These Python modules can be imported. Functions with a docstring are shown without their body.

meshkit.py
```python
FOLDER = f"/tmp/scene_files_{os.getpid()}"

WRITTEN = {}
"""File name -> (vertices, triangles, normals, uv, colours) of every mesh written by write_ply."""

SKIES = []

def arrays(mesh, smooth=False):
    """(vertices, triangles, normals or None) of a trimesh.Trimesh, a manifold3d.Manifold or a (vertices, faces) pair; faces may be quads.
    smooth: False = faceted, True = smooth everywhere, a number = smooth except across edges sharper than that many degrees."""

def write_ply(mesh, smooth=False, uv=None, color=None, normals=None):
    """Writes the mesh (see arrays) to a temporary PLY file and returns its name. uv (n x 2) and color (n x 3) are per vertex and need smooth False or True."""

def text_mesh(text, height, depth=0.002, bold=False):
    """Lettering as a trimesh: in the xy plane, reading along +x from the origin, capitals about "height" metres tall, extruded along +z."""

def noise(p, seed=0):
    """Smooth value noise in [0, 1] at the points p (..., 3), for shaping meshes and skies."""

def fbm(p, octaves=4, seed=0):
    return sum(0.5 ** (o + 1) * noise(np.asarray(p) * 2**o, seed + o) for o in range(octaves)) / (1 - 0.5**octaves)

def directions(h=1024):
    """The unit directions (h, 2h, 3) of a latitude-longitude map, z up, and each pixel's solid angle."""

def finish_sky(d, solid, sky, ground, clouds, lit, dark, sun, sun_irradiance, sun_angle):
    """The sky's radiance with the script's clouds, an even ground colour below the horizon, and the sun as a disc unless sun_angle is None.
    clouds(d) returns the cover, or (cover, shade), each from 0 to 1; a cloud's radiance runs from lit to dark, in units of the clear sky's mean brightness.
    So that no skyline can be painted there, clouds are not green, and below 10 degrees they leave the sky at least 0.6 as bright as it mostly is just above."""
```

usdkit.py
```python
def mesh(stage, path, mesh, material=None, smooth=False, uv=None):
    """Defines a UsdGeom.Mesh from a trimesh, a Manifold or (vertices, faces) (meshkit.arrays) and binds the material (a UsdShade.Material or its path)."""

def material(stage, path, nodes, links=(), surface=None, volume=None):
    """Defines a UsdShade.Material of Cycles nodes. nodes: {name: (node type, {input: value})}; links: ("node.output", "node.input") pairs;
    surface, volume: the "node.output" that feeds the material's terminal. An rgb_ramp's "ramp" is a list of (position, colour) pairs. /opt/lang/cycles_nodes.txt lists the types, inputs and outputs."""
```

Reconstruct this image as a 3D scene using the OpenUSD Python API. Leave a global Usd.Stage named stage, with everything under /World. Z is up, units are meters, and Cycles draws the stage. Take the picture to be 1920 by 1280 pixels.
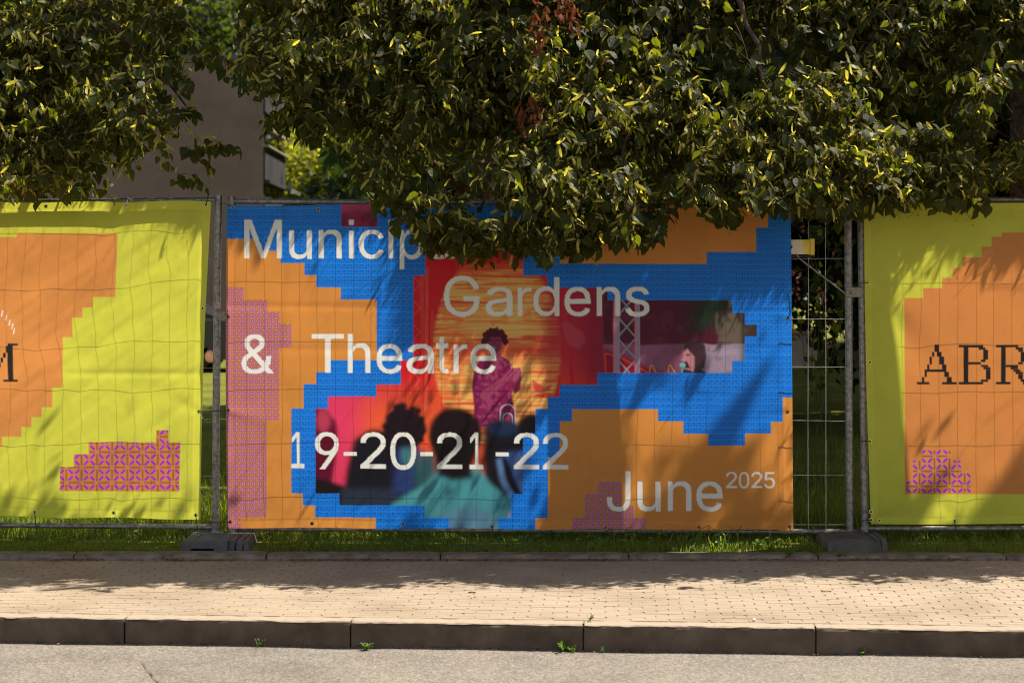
import math, random
import numpy as np
import trimesh, shapely
from shapely.geometry import Polygon
from scipy import ndimage
from pxr import Usd, UsdGeom, UsdLux, UsdShade, Gf, Sdf, Vt
import usdkit, meshkit

RNG = np.random.default_rng(7)
random.seed(7)
stage = Usd.Stage.CreateInMemory()
UsdGeom.SetStageUpAxis(stage, UsdGeom.Tokens.z)
UsdGeom.SetStageMetersPerUnit(stage, 1.0)
UsdGeom.Xform.Define(stage, '/World')

# ------------------------------------------------------------------ camera, sky, sun, exposure
F, D0, H0, HOR = 3200.0, 9.64, 1.45, 539.0     # lens in photo pixels, distance to the fence, eye height, horizon row
cam = UsdGeom.Camera.Define(stage, '/World/camera')
cam.CreateFocalLengthAttr(60.0)
cam.CreateHorizontalApertureAttr(36.0)
cam.CreateVerticalApertureAttr(36.0 * 682 / 1024)
cam.CreateVerticalApertureOffsetAttr(-(640 - HOR) / 1920 * 36.0)
cam.CreateFStopAttr(3.2)
cam.CreateFocusDistanceAttr(D0 - 0.1)
cam.CreateClippingRangeAttr(Gf.Vec2f(0.1, 500))
cam.CreateExposureAttr(1.4)
cx = UsdGeom.Xformable(cam)
cx.AddTranslateOp().Set(Gf.Vec3d(0, -D0, H0))
cx.AddRotateXOp().Set(90.0)

SUN = np.array([0.480, 0.275, 0.835]); SUN /= np.linalg.norm(SUN)    # towards the sun: behind the fence, high, to the right
sun_el = math.asin(SUN[2]); sun_rot = math.atan2(SUN[0], SUN[1])
dome = UsdLux.DomeLight.Define(stage, '/World/sky')
dome.CreateIntensityAttr(1.0)
sky_m = usdkit.material(stage, '/World/Looks/sky_look', {
    's': ('sky_texture', {'sky_type': 'single_scattering', 'sun_disc': False, 'sun_elevation': sun_el, 'sun_rotation': sun_rot, 'altitude': 200.0, 'aerosol_density': 1.6}),
    'h': ('hsv', {'saturation': 0.35}),
    'b': ('background_shader', {'strength': 0.062})},
    [('s.color', 'h.color'), ('h.color', 'b.color')], surface='b.background')
UsdShade.MaterialBindingAPI.Apply(dome.GetPrim()).Bind(sky_m)
sun = UsdLux.DistantLight.Define(stage, '/World/sun')
sun.CreateIntensityAttr(1.25)
sun.CreateNormalizeAttr(True)
sun.CreateAngleAttr(0.5)
sun.CreateColorAttr(Gf.Vec3f(1.0, 0.91, 0.77))
sx_ = UsdGeom.Xformable(sun)
_z = Gf.Vec3d(*SUN); _x = Gf.Cross(Gf.Vec3d(0, 0, 1), _z).GetNormalized(); _y = Gf.Cross(_z, _x)
sx_.AddTransformOp().Set(Gf.Matrix4d(_x[0], _x[1], _x[2], 0, _y[0], _y[1], _y[2], 0, _z[0], _z[1], _z[2], 0, 0, 0, 0, 1))


def S(Y):
    return F / (Y + D0)


def P(px, py, Y=0.0):
    s = S(Y)
    return np.array([(px - 960) / s, Y, H0 - (py - HOR) / s])


# ------------------------------------------------------------------ helpers
USED = {}


def numbered(parent, name):
    k = (parent, name)
    n = USED.get(k, 0); USED[k] = n + 1
    return f'{parent}/{name}' + (f'_{n:03d}' if n else '')


def tag(p, label=None, cat=None, group=None, kind=None):
    p = p.GetPrim() if hasattr(p, 'GetPrim') else p
    for k, v in (('label', label), ('category', cat), ('group', group), ('kind', kind)):
        if v:
            p.SetCustomDataByKey(k, v)
    return p


def thing(name, loc=(0, 0, 0), rz=0.0, **kw):
    x = UsdGeom.Xform.Define(stage, numbered('/World', name))
    x.AddTranslateOp().Set(Gf.Vec3d(*map(float, loc)))
    if rz:
        x.AddRotateZOp().Set(math.degrees(rz))
    tag(x, **kw)
    return x.GetPrim()


def obj(name, mesh, mat, parent=None, smooth=False, **kw):
    pp = str(parent.GetPath()) if parent is not None else '/World'
    m = usdkit.mesh(stage, numbered(pp, name), mesh, mat, smooth=smooth)
    tag(m, **kw)
    return m.GetPrim()


def cat(ms):
    ms = [m for m in ms if m is not None]
    vs, fs, n = [], [], 0
    for m in ms:
        v, f = (np.asarray(m.vertices), np.asarray(m.faces)) if hasattr(m, 'vertices') else m
        vs.append(v); fs.append(f + n); n += len(v)
    return np.vstack(vs), np.vstack(fs)


def box(x0, x1, y0, y1, z0, z1):
    m = trimesh.creation.box([x1 - x0, y1 - y0, z1 - z0])
    m.apply_translation([(x0 + x1) / 2, (y0 + y1) / 2, (z0 + z1) / 2])
    return m


def cbox(x0, x1, y0, y1, z0, z1, c=0.004):
    """A box with chamfered edges (the hull of three inset boxes)."""
    pts = []
    for sx in (0, 1):
        for sy in (0, 1):
            for sz in (0, 1):
                p = np.array([[x0, x1][sx], [y0, y1][sy], [z0, z1][sz]], float)
                d = np.array([1 - 2 * sx, 1 - 2 * sy, 1 - 2 * sz]) * c
                for k in range(3):
                    q = p + d; q[k] = p[k]; pts.append(q)
    return trimesh.convex.convex_hull(np.array(pts))


def tube(pts, r, sides=8, cap=True):
    p = np.asarray(pts, float)
    r = np.broadcast_to(np.asarray(r, float), (len(p),))
    t = np.gradient(p, axis=0); t /= np.linalg.norm(t, axis=1, keepdims=True) + 1e-12
    ref = np.array([0, 0, 1.0]) if abs(t[:, 2]).mean() < 0.8 else np.array([0, 1.0, 0])
    a = np.cross(t, ref); a /= np.linalg.norm(a, axis=1, keepdims=True) + 1e-12
    b = np.cross(t, a)
    ang = np.arange(sides) * 2 * np.pi / sides
    v = p[:, None] + r[:, None, None] * (np.cos(ang)[None, :, None] * a[:, None] + np.sin(ang)[None, :, None] * b[:, None])
    n = len(p)
    i, j = np.meshgrid(np.arange(n - 1), np.arange(sides), indexing='ij')
    q = np.stack([i * sides + j, (i + 1) * sides + j, (i + 1) * sides + (j + 1) % sides, i * sides + (j + 1) % sides], -1).reshape(-1, 4)
    f = np.vstack([q[:, [0, 1, 2]], q[:, [0, 2, 3]]])
    v = v.reshape(-1, 3)
    if cap:
        k = len(v)
        v = np.vstack([v, p[0], p[-1]])
        jj = np.arange(sides)
        f = np.vstack([f, np.stack([np.full(sides, k), jj, (jj + 1) % sides], 1),
                       np.stack([np.full(sides, k + 1), (n - 1) * sides + (jj + 1) % sides, (n - 1) * sides + jj], 1)])
    return v, f


def bez(p0, p1, p2, n=8):
    t = np.linspace(0, 1, n)[:, None]
    return (1 - t) ** 2 * np.asarray(p0, float) + 2 * t * (1 - t) * np.asarray(p1, float) + t * t * np.asarray(p2, float)


def lin(c):
    c = np.asarray(c, float) / 255.0
    return np.where(c < 0.04045, c / 12.92, ((c + 0.055) / 1.055) ** 2.4)


def mat(name, nodes, links, surface):
    return usdkit.material(stage, '/World/Looks/' + name, nodes, links, surface=surface)


def noisy(name, c1, c2, scale, rough=0.8, bump=0.0, bscale=None, detail=6, dist=0.002, spec=0.3, metallic=0.0, ramp=(0.3, 0.7)):
    n = {'g': ('geometry', {}), 'n': ('noise_texture', {'scale': scale, 'detail': detail, 'roughness': 0.6}),
         'r': ('rgb_ramp', {'ramp': [(ramp[0], c1), (ramp[1], c2)]}),
         'p': ('principled_bsdf', {'roughness': rough, 'specular_ior_level': spec, 'metallic': metallic})}
    l = [('g.position', 'n.vector'), ('n.fac', 'r.fac'), ('r.color', 'p.base_color')]
    if bump:
        n['n2'] = ('noise_texture', {'scale': bscale or scale * 6, 'detail': 5, 'roughness': 0.6})
        n['b'] = ('bump', {'strength': bump, 'distance': dist})
        l += [('g.position', 'n2.vector'), ('n2.fac', 'b.height'), ('b.normal', 'p.normal')]
    return mat(name, n, l, 'p.BSDF')


def leafmat(name, c1, c2, t1, t2, trans=0.4, rough=0.4, spec=0.5):
    return mat(name, {
        'g': ('geometry', {}),
        'r': ('rgb_ramp', {'ramp': [(0, c1), (1, c2)]}), 'r2': ('rgb_ramp', {'ramp': [(0, t1), (1, t2)]}),
        'p': ('principled_bsdf', {'roughness': rough, 'specular_ior_level': spec}),
        't': ('translucent_bsdf', {}), 'm': ('mix_closure', {'fac': trans})},
        [('g.random_per_island', 'r.fac'), ('g.random_per_island', 'r2.fac'), ('r.color', 'p.base_color'), ('r2.color', 't.color'),
         ('p.BSDF', 'm.closure1'), ('t.BSDF', 'm.closure2')], 'm.closure')


M = {}
M['steel'] = noisy('galvanised_steel', (0.09, 0.083, 0.075), (0.24, 0.225, 0.205), 45, rough=0.42, bump=0.25, bscale=160, dist=0.0006, spec=0.5, metallic=0.75, ramp=(0.35, 0.65))
M['wire'] = noisy('fence_wire', (0.26, 0.245, 0.225), (0.38, 0.36, 0.335), 60, rough=0.5, metallic=0.2)
M['zinc'] = noisy('zinc_plate', (0.12, 0.105, 0.075), (0.22, 0.195, 0.15), 70, rough=0.5, metallic=0.6)
M['rubber'] = noisy('black_plastic', (0.040, 0.041, 0.045), (0.085, 0.086, 0.09), 18, rough=0.6, bump=0.3, bscale=220, spec=0.35)
M['rubber2'] = noisy('brown_plastic', (0.045, 0.040, 0.036), (0.095, 0.083, 0.072), 18, rough=0.62, bump=0.3, bscale=220, spec=0.35)
M['tie'] = noisy('tie_plastic', (0.012, 0.012, 0.013), (0.02, 0.02, 0.02), 40, rough=0.45)
M['tie_white'] = noisy('white_tie_plastic', (0.6, 0.6, 0.6), (0.7, 0.7, 0.7), 40, rough=0.4)
M['brass'] = noisy('eyelet_metal', (0.25, 0.2, 0.12), (0.4, 0.33, 0.2), 90, rough=0.35, metallic=0.8)
M['lime_eyelet'] = noisy('lime_eyelet', (0.5, 0.5, 0.12), (0.6, 0.6, 0.2), 90, rough=0.4)
M['dark'] = noisy('dark_hole', (0.01, 0.01, 0.01), (0.015, 0.015, 0.015), 40)
M['bark'] = noisy('bark', (0.035, 0.026, 0.02), (0.16, 0.115, 0.08), 28, rough=0.95, bump=1.0, bscale=60, dist=0.012, spec=0.1)
M['twig'] = noisy('twig_bark', (0.03, 0.021, 0.015), (0.085, 0.055, 0.036), 60, rough=0.9, spec=0.1)
M['leaf'] = leafmat('linden_leaf', (0.026, 0.034, 0.008), (0.062, 0.070, 0.014), (0.17, 0.20, 0.006), (0.44, 0.42, 0.014), 0.44, 0.5, 0.13)
M['bract'] = leafmat('linden_bract', (0.29, 0.265, 0.055), (0.50, 0.44, 0.10), (0.58, 0.51, 0.05), (0.78, 0.63, 0.08), 0.5, 0.6, 0.2)
M['flower'] = leafmat('linden_flower', (0.22, 0.16, 0.04), (0.36, 0.2, 0.06), (0.45, 0.30, 0.05), (0.55, 0.3, 0.05), 0.4, 0.7, 0.2)
M['dead'] = leafmat('dead_leaf', (0.13, 0.042, 0.018), (0.2, 0.07, 0.03), (0.16, 0.05, 0.02), (0.2, 0.06, 0.02), 0.3, 0.8, 0.1)
M['chestnut'] = leafmat('chestnut_leaf', (0.018, 0.034, 0.012), (0.035, 0.06, 0.016), (0.05, 0.11, 0.01), (0.12, 0.2, 0.02), 0.35, 0.45, 0.4)
M['grass'] = leafmat('grass_blade', (0.075, 0.105, 0.016), (0.18, 0.19, 0.03), (0.28, 0.38, 0.015), (0.55, 0.55, 0.03), 0.45, 0.5, 0.35)
M['straw'] = leafmat('dry_grass', (0.2, 0.16, 0.07), (0.34, 0.28, 0.13), (0.3, 0.24, 0.08), (0.4, 0.32, 0.12), 0.4, 0.7, 0.2)
M['weed'] = leafmat('weed_leaf', (0.07, 0.13, 0.02), (0.14, 0.2, 0.04), (0.2, 0.34, 0.02), (0.35, 0.45, 0.05), 0.45, 0.5, 0.35)
M['farleaf'] = leafmat('far_leaf', (0.03, 0.045, 0.014), (0.06, 0.08, 0.02), (0.1, 0.15, 0.01), (0.2, 0.24, 0.02), 0.4, 0.6, 0.2)
M['farleaf_dark'] = leafmat('far_dark_leaf', (0.015, 0.022, 0.012), (0.03, 0.04, 0.018), (0.03, 0.05, 0.01), (0.06, 0.08, 0.015), 0.25, 0.7, 0.2)
M['farleaf_yellow'] = leafmat('far_yellow_leaf', (0.12, 0.13, 0.015), (0.2, 0.19, 0.02), (0.4, 0.42, 0.02), (0.6, 0.55, 0.03), 0.5, 0.6, 0.2)
M['pink'] = leafmat('pink_blossom', (0.45, 0.16, 0.15), (0.55, 0.35, 0.32), (0.5, 0.18, 0.14), (0.5, 0.35, 0.3), 0.4, 0.7, 0.2)
M['litter'] = leafmat('leaf_litter', (0.22, 0.10, 0.04), (0.42, 0.22, 0.09), (0.2, 0.1, 0.04), (0.3, 0.15, 0.05), 0.15, 0.9, 0.1)


# ------------------------------------------------------------------ ground, road, pavement, kerbs
# the kerb line runs a few degrees off the fence line
KA, KB = np.array([-2.26, -2.11]), np.array([2.17, -2.42])          # (x, y) of the kerb's front top edge, at both picture sides
kd = (KB - KA) / np.linalg.norm(KB - KA); kn = np.array([-kd[1], kd[0]])   # along, and back towards the fence
KROT = math.atan2(kd[1], kd[0])
EY0, EY1 = -0.545, -0.445                                          # edging stones, front and back


def kp(a, b, z):
    """a metres along the kerb line from x = 0, b metres behind its front edge."""
    o = KA + kd * ((0 - KA[0]) / kd[0])
    q = o + kd * a + kn * b
    return [q[0], q[1], z]


M['asphalt'] = mat('asphalt', {
    'g': ('geometry', {}), 'v': ('voronoi_texture', {'scale': 130.0, 'feature': 'f1'}), 'n': ('noise_texture', {'scale': 3.0, 'detail': 6}),
    'n3': ('noise_texture', {'scale': 75.0, 'detail': 4, 'roughness': 0.75}),
    'r': ('rgb_ramp', {'ramp': [(0.25, (0.05, 0.043, 0.038)), (0.48, (0.125, 0.112, 0.098)), (0.8, (0.29, 0.26, 0.225))]}),
    'r2': ('rgb_ramp', {'ramp': [(0.3, (0.76, 0.75, 0.74)), (0.5, (0.98, 0.97, 0.96)), (0.7, (1.1, 1.07, 1.03))]}),
    'm': ('mix', {'mix_type': 'multiply', 'fac': 1.0}), 'b': ('bump', {'strength': 0.7, 'distance': 0.004}),
    'p': ('principled_bsdf', {'roughness': 0.9, 'specular_ior_level': 0.2})},
    [('g.position', 'v.vector'), ('g.position', 'n.vector'), ('g.position', 'n3.vector'), ('n3.fac', 'r.fac'), ('n.fac', 'r2.fac'), ('r.color', 'm.color1'), ('r2.color', 'm.color2'),
     ('m.color', 'p.base_color'), ('v.distance', 'b.height'), ('b.normal', 'p.normal')], 'p.BSDF')
M['crack'] = noisy('crack_tar', (0.035, 0.029, 0.024), (0.085, 0.075, 0.063), 60, rough=0.9)
M['soil'] = noisy('soil', (0.03, 0.028, 0.014), (0.07, 0.065, 0.025), 6, rough=1.0, bump=0.6, dist=0.02, bscale=30)
M['lawn'] = mat('lawn', {
    'g': ('geometry', {}), 'n': ('noise_texture', {'scale': 1.2, 'detail': 5}), 'n2': ('noise_texture', {'scale': 40.0, 'detail': 4}),
    'r': ('rgb_ramp', {'ramp': [(0.3, (0.085, 0.105, 0.018)), (0.7, (0.17, 0.17, 0.03))]}), 'b': ('bump', {'strength': 1.0, 'distance': 0.05}),
    'p': ('principled_bsdf', {'roughness': 1.0, 'specular_ior_level': 0.05})},
    [('g.position', 'n.vector'), ('g.position', 'n2.vector'), ('n.fac', 'r.fac'), ('r.color', 'p.base_color'), ('n2.fac', 'b.height'), ('b.normal', 'p.normal')], 'p.BSDF')
M['paver'] = mat('clinker_paver', {
    'g': ('geometry', {}), 'n': ('noise_texture', {'scale': 260.0, 'detail': 3}), 'n2': ('noise_texture', {'scale': 2.2, 'detail': 5}),
    'r': ('rgb_ramp', {'ramp': [(0.0, (0.232, 0.187, 0.140)), (1.0, (0.288, 0.234, 0.178))]}),
    'r2': ('rgb_ramp', {'ramp': [(0.32, (0.80, 0.77, 0.72)), (0.5, (0.98, 0.97, 0.95)), (0.7, (1.08, 1.07, 1.06))]}),
    'r3': ('rgb_ramp', {'ramp': [(0.3, (0.9, 0.9, 0.9)), (0.7, (1.08, 1.07, 1.06))]}),
    'm': ('mix', {'mix_type': 'multiply', 'fac': 1.0}), 'm2': ('mix', {'mix_type': 'multiply', 'fac': 1.0}),
    'b': ('bump', {'strength': 0.35, 'distance': 0.0015}),
    'p': ('principled_bsdf', {'roughness': 0.85, 'specular_ior_level': 0.25})},
    [('g.position', 'n.vector'), ('g.position', 'n2.vector'), ('g.random_per_island', 'r.fac'), ('n2.fac', 'r2.fac'), ('n.fac', 'r3.fac'), ('r.color', 'm.color1'), ('r2.color', 'm.color2'),
     ('m.color', 'm2.color1'), ('r3.color', 'm2.color2'), ('m2.color', 'p.base_color'), ('n.fac', 'b.height'), ('b.normal', 'p.normal')], 'p.BSDF')
M['sand'] = noisy('joint_sand', (0.18, 0.125, 0.075), (0.25, 0.18, 0.115), 60, rough=1.0, bump=0.4)
M['kerb'] = noisy('kerb_shaded_concrete', (0.050, 0.034, 0.023), (0.105, 0.075, 0.053), 7, rough=0.9, bump=0.5, bscale=240, dist=0.002, spec=0.2)  # shade on the road face is put into this darker stone colour
M['kerbtop'] = noisy('kerb_lit_top', (0.215, 0.173, 0.130), (0.262, 0.212, 0.160), 40, rough=0.9, bump=0.4, bscale=240, dist=0.0015, spec=0.2)  # paler colour stands in for sunlight on the kerb top
M['edging'] = noisy('edging_concrete', (0.085, 0.068, 0.052), (0.18, 0.148, 0.115), 14, rough=0.95, bump=0.6, bscale=200, dist=0.002, spec=0.15)

# ground: one sheet to the horizon behind the edging (lawn)
xs = np.concatenate([np.linspace(-90, -8, 14), np.linspace(-6, 6, 40), np.linspace(8, 90, 14)])
ys = np.concatenate([[EY1 - 0.01], np.linspace(-0.3, 4, 24), np.linspace(5, 30, 20), np.linspace(36, 140, 10)])
gx, gy = np.meshgrid(xs, ys)
gz = 0.012 + 0.03 * meshkit.fbm(np.stack([gx * 0.8, gy * 0.8, gx * 0], -1), 3, 3) * np.clip((gy + 0.4) / 1.0, 0, 1)


def gridmesh(gx, gy, gz):
    ny, nx = gx.shape
    v = np.stack([gx, gy, gz], -1).reshape(-1, 3)
    i, j = np.meshgrid(np.arange(ny - 1), np.arange(nx - 1), indexing='ij')
    a = (i * nx + j).ravel()
    q = np.stack([a, a + 1, a + nx + 1, a + nx], 1)
    return v, np.vstack([q[:, [0, 1, 2]], q[:, [0, 2, 3]]])


obj('lawn', gridmesh(gx, gy, gz), M['lawn'], smooth=True, kind='structure', label='sunlit and shaded lawn behind the mesh fence')
# subsoil below everything in front, so that nothing is hollow
ROADZ = -0.112
a0, a1 = -90, 90
v = np.array([kp(a0, 0.02, ROADZ), kp(a1, 0.02, ROADZ), kp(a1, -60, ROADZ), kp(a0, -60, ROADZ)])
# road as a grid near the kerb so that its edge is slightly ragged
ra = np.concatenate([[-90, -20, -6], np.linspace(-4, 4, 160), [6, 20, 90]])
rb = np.array([-60, -20, -6, -3, -2, -1.2, -0.8, -0.5, -0.3, -0.15, -0.06, -0.02, 0.01])
A, B = np.meshgrid(ra, rb)
zz = ROADZ + 0.006 * (meshkit.fbm(np.stack([A * 5, B * 5, A * 0], -1), 3, 9) - 0.5) * (B > -3) + 0.008 * np.clip(1 + B / 0.08, 0, 1) * (meshkit.noise(np.stack([A * 4, A * 0, A * 0], -1), 5) - 0.4)
pts = np.array([kp(a, b, z) for a, b, z in zip(A.ravel(), B.ravel(), zz.ravel())]).reshape(A.shape + (3,))
road = obj('road', gridmesh(pts[..., 0], pts[..., 1], pts[..., 2]), M['asphalt'], smooth=True, kind='structure', label='pale worn asphalt road in front of the kerb')
# the crack in the asphalt at the left
ck = np.array([P(266, 1242, -2.6), P(277, 1252, -2.6), P(283, 1265, -2.6), P(294, 1275, -2.6), P(303, 1292, -2.6)])
cl = []
for q in [(262, 1238), (271, 1247), (275, 1256), (284, 1263), (287, 1271), (296, 1278), (300, 1290)]:
    s_ = (q[1] - HOR) / (H0 - ROADZ)
    cl.append([(q[0] - 960) / s_, F / s_ - D0, ROADZ + 0.0045])
cl = np.array(cl); w_ = np.array([0.0006, 0.002, 0.0012, 0.003, 0.0012, 0.003, 0.002])[:, None] * np.array([[1, 0.3, 0]])
cm = np.vstack([cl - w_, cl + w_]); n_ = len(cl)
cf = np.array([[i, n_ + i, n_ + i + 1] for i in range(n_ - 1)] + [[i, n_ + i + 1, i + 1] for i in range(n_ - 1)])
obj('crack', (cm, cf), M['crack'], road)

# pavement: clinker bricks on edge in a third bond, joints filled with sand
pav = thing('pavement', kind='structure', label='beige clinker brick pavement between kerb and grass edging')
KW = 0.10
bl, bw, gap = 0.171, 0.0413, 0.0016


def brick(a, b, dz, tl):
    """one paver in kerb coordinates, chamfered top (12 triangles on top and sides)"""
    c = 0.001
    L = bl - 0.007
    W = bw - gap
    lo = [(0, 0), (L, 0), (L, W), (0, W)]
    hi = [(c, c), (L - c, c), (L - c, W - c), (c, W - c)]
    v = [kp(a + x, b + y, -0.02 + dz) for x, y in lo] + [kp(a + x, b + y, -c + dz + tl * x) for x, y in lo] + [kp(a + x, b + y, dz + tl * x) for x, y in hi]
    f = []
    for r in (0, 4):
        for k in range(4):
            p, q = r + k, r + (k + 1) % 4
            f += [[p, q, q + 4], [p, q + 4, p + 4]]
    f += [[8, 9, 10], [8, 10, 11]]
    return np.array(v), np.array(f)


rest, front = [], []
row = 0
b = KW + 0.002
while b < 2.2:
    off = (row % 3) * bl / 3
    for k in range(-24, 24):
        a = k * bl + off + 0.004 * math.sin(row * 1.7)
        c0 = kp(a, b + bw, 0); c1 = kp(a + bl, b + bw, 0)
        if max(c0[1], c1[1]) > EY0 - 0.004 or abs(a) > 3.7:
            continue
        dz = -0.0003 + 0.0004 * RNG.standard_normal()
        m = brick(a + 0.002 * RNG.standard_normal(), b, float(np.clip(dz, -0.0012, 0.0008)), 0.003 * RNG.standard_normal())
        if -2.45 < a < 2.35 and len(front) < 300:
            front.append(m)
        else:
            rest.append(m)
    b += bw
    row += 1
for m in front:
    obj('brick', m, M['paver'], pav)
obj('further_bricks', cat(rest), M['paver'], pav, kind='stuff')
# bed of sand under the bricks and wide pavement beyond
v = np.array([kp(-60, KW - 0.05, -0.0028), kp(60, KW - 0.05, -0.0045), [60, EY0 + 0.03, -0.0028], [-60, EY0 + 0.03, -0.0028]])
obj('sand_bed', (v, np.array([[0, 1, 2], [0, 2, 3]])), M['sand'], pav)

# kerb stones, one metre each; the joints stand where the photograph shows them
kerb = thing('road_kerb', kind='structure', label='raised concrete kerb along the road')
JX = [(228, 1163), (655, 1169), (1095, 1176), (1533, 1180)]
ja = []
for px, py in JX:
    s_ = (py - HOR) / H0
    ja.append(((px - 960) / s_) / kd[0])
step = (ja[-1] - ja[0]) / 3
ja = [ja[0] - 3 * step, ja[0] - 2 * step, ja[0] - step] + ja + [ja[-1] + step, ja[-1] + 2 * step]


def rough_prism(a0, a1, prof, nseg, amp, seed):
    """a stone: the profile (b, z) swept from a0 to a1 with slightly uneven edges"""
    aa = np.linspace(a0, a1, nseg)
    v = []
    for i, a in enumerate(aa):
        for k, (bb, z) in enumerate(prof):
            n = (meshkit.noise(np.array([a * 14.0, k * 3.1, seed]), seed) - 0.5) * 2 * amp
            n2 = (meshkit.noise(np.array([a * 47.0, k * 5.1, seed]), seed + 1) - 0.5) * amp
            v.append(kp(a, bb + n + n2, z - abs(n) * 0.8))
    v = np.array(v); k = len(prof); f = []
    for i in range(nseg - 1):
        for j in range(k):
            p, q = i * k + j, i * k + (j + 1) % k
            f += [[p, p + k, q + k], [p, q + k, q]]
    for j in range(1, k - 1):
        f += [[0, j, j + 1]]
        o = (nseg - 1) * k
        f += [[o, o + j + 1, o + j]]
    f = np.array(f)[:, ::-1]
    return v, f


for i in range(len(ja) - 1):
    g = 0.0035
    a0, a1 = ja[i] + g, ja[i + 1] - g
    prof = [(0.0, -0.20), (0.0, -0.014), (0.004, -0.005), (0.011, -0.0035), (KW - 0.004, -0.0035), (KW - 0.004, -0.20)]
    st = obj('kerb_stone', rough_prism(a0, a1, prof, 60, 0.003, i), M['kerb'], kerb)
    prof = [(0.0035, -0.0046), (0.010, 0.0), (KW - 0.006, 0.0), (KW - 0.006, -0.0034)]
    obj('lit_top', rough_prism(a0 + 0.001, a1 - 0.001, prof, 80, 0.004, i + 50), M['kerbtop'], st)  # painted sunlit top over the darker stone
obj('kerb_mortar', rough_prism(ja[0], ja[-1], [(0.022, -0.2), (0.022, -0.012), (KW - 0.02, -0.012), (KW - 0.02, -0.2)], 8, 0.001, 99), M['crack'], kerb)

# edging stones along the grass
edge = thing('grass_edging', kind='structure', label='low concrete edging between pavement and grass')
ex = [-1.0 * 4, -3.27, (140 - 960) / 351, (500 - 960) / 351, (826 - 960) / 351, (1178 - 960) / 351, (1533 - 960) / 351, (1885 - 960) / 351, 3.62, 4.6]
ehz = [0.034, 0.034, 0.035, 0.032, 0.031, 0.030, 0.027, 0.025, 0.025]
for i in range(len(ex) - 1):
    hz, x0, x1 = ehz[i], ex[i] + 0.004, ex[i + 1] - 0.004
    prof = [(EY0, -0.1), (EY0, hz - 0.014), (EY0 + 0.003, hz - 0.005), (EY0 + 0.010, hz), (EY1 - 0.01, hz), (EY1, hz - 0.01), (EY1, -0.1)]
    nseg = 26; v = []
    for a in np.linspace(x0, x1, nseg):
        for k, (yy, z) in enumerate(prof):
            n = (meshkit.noise(np.array([a * 18.0, k * 3.1, i]), 31) - 0.5) * 0.005
            en = min(a - x0, x1 - a) < 0.015 and 1 < k < 6
            v.append([a, yy + n, z - abs(n) * 0.9 - (0.006 if en else 0)])
    k = len(prof); f = []
    for s2 in range(nseg - 1):
        for j in range(k):
            p, q = s2 * k + j, s2 * k + (j + 1) % k
            f += [[p, q, q + k], [p, q + k, p + k]]
    for j in range(1, k - 1):
        f += [[0, j + 1, j], [(nseg - 1) * k, (nseg - 1) * k + j, (nseg - 1) * k + j + 1]]
    obj('edging_stone', (np.array(v), np.array(f)[:, ::-1]), M['edging'], edge)

#@@ART
# ------------------------------------------------------------------ the print of the banners, as a colour per vertex
SSF = 0.8           # raster step in photo pixels
X0A, X1A, Y0A, Y1A = 418, 1494, 376, 1000


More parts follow.
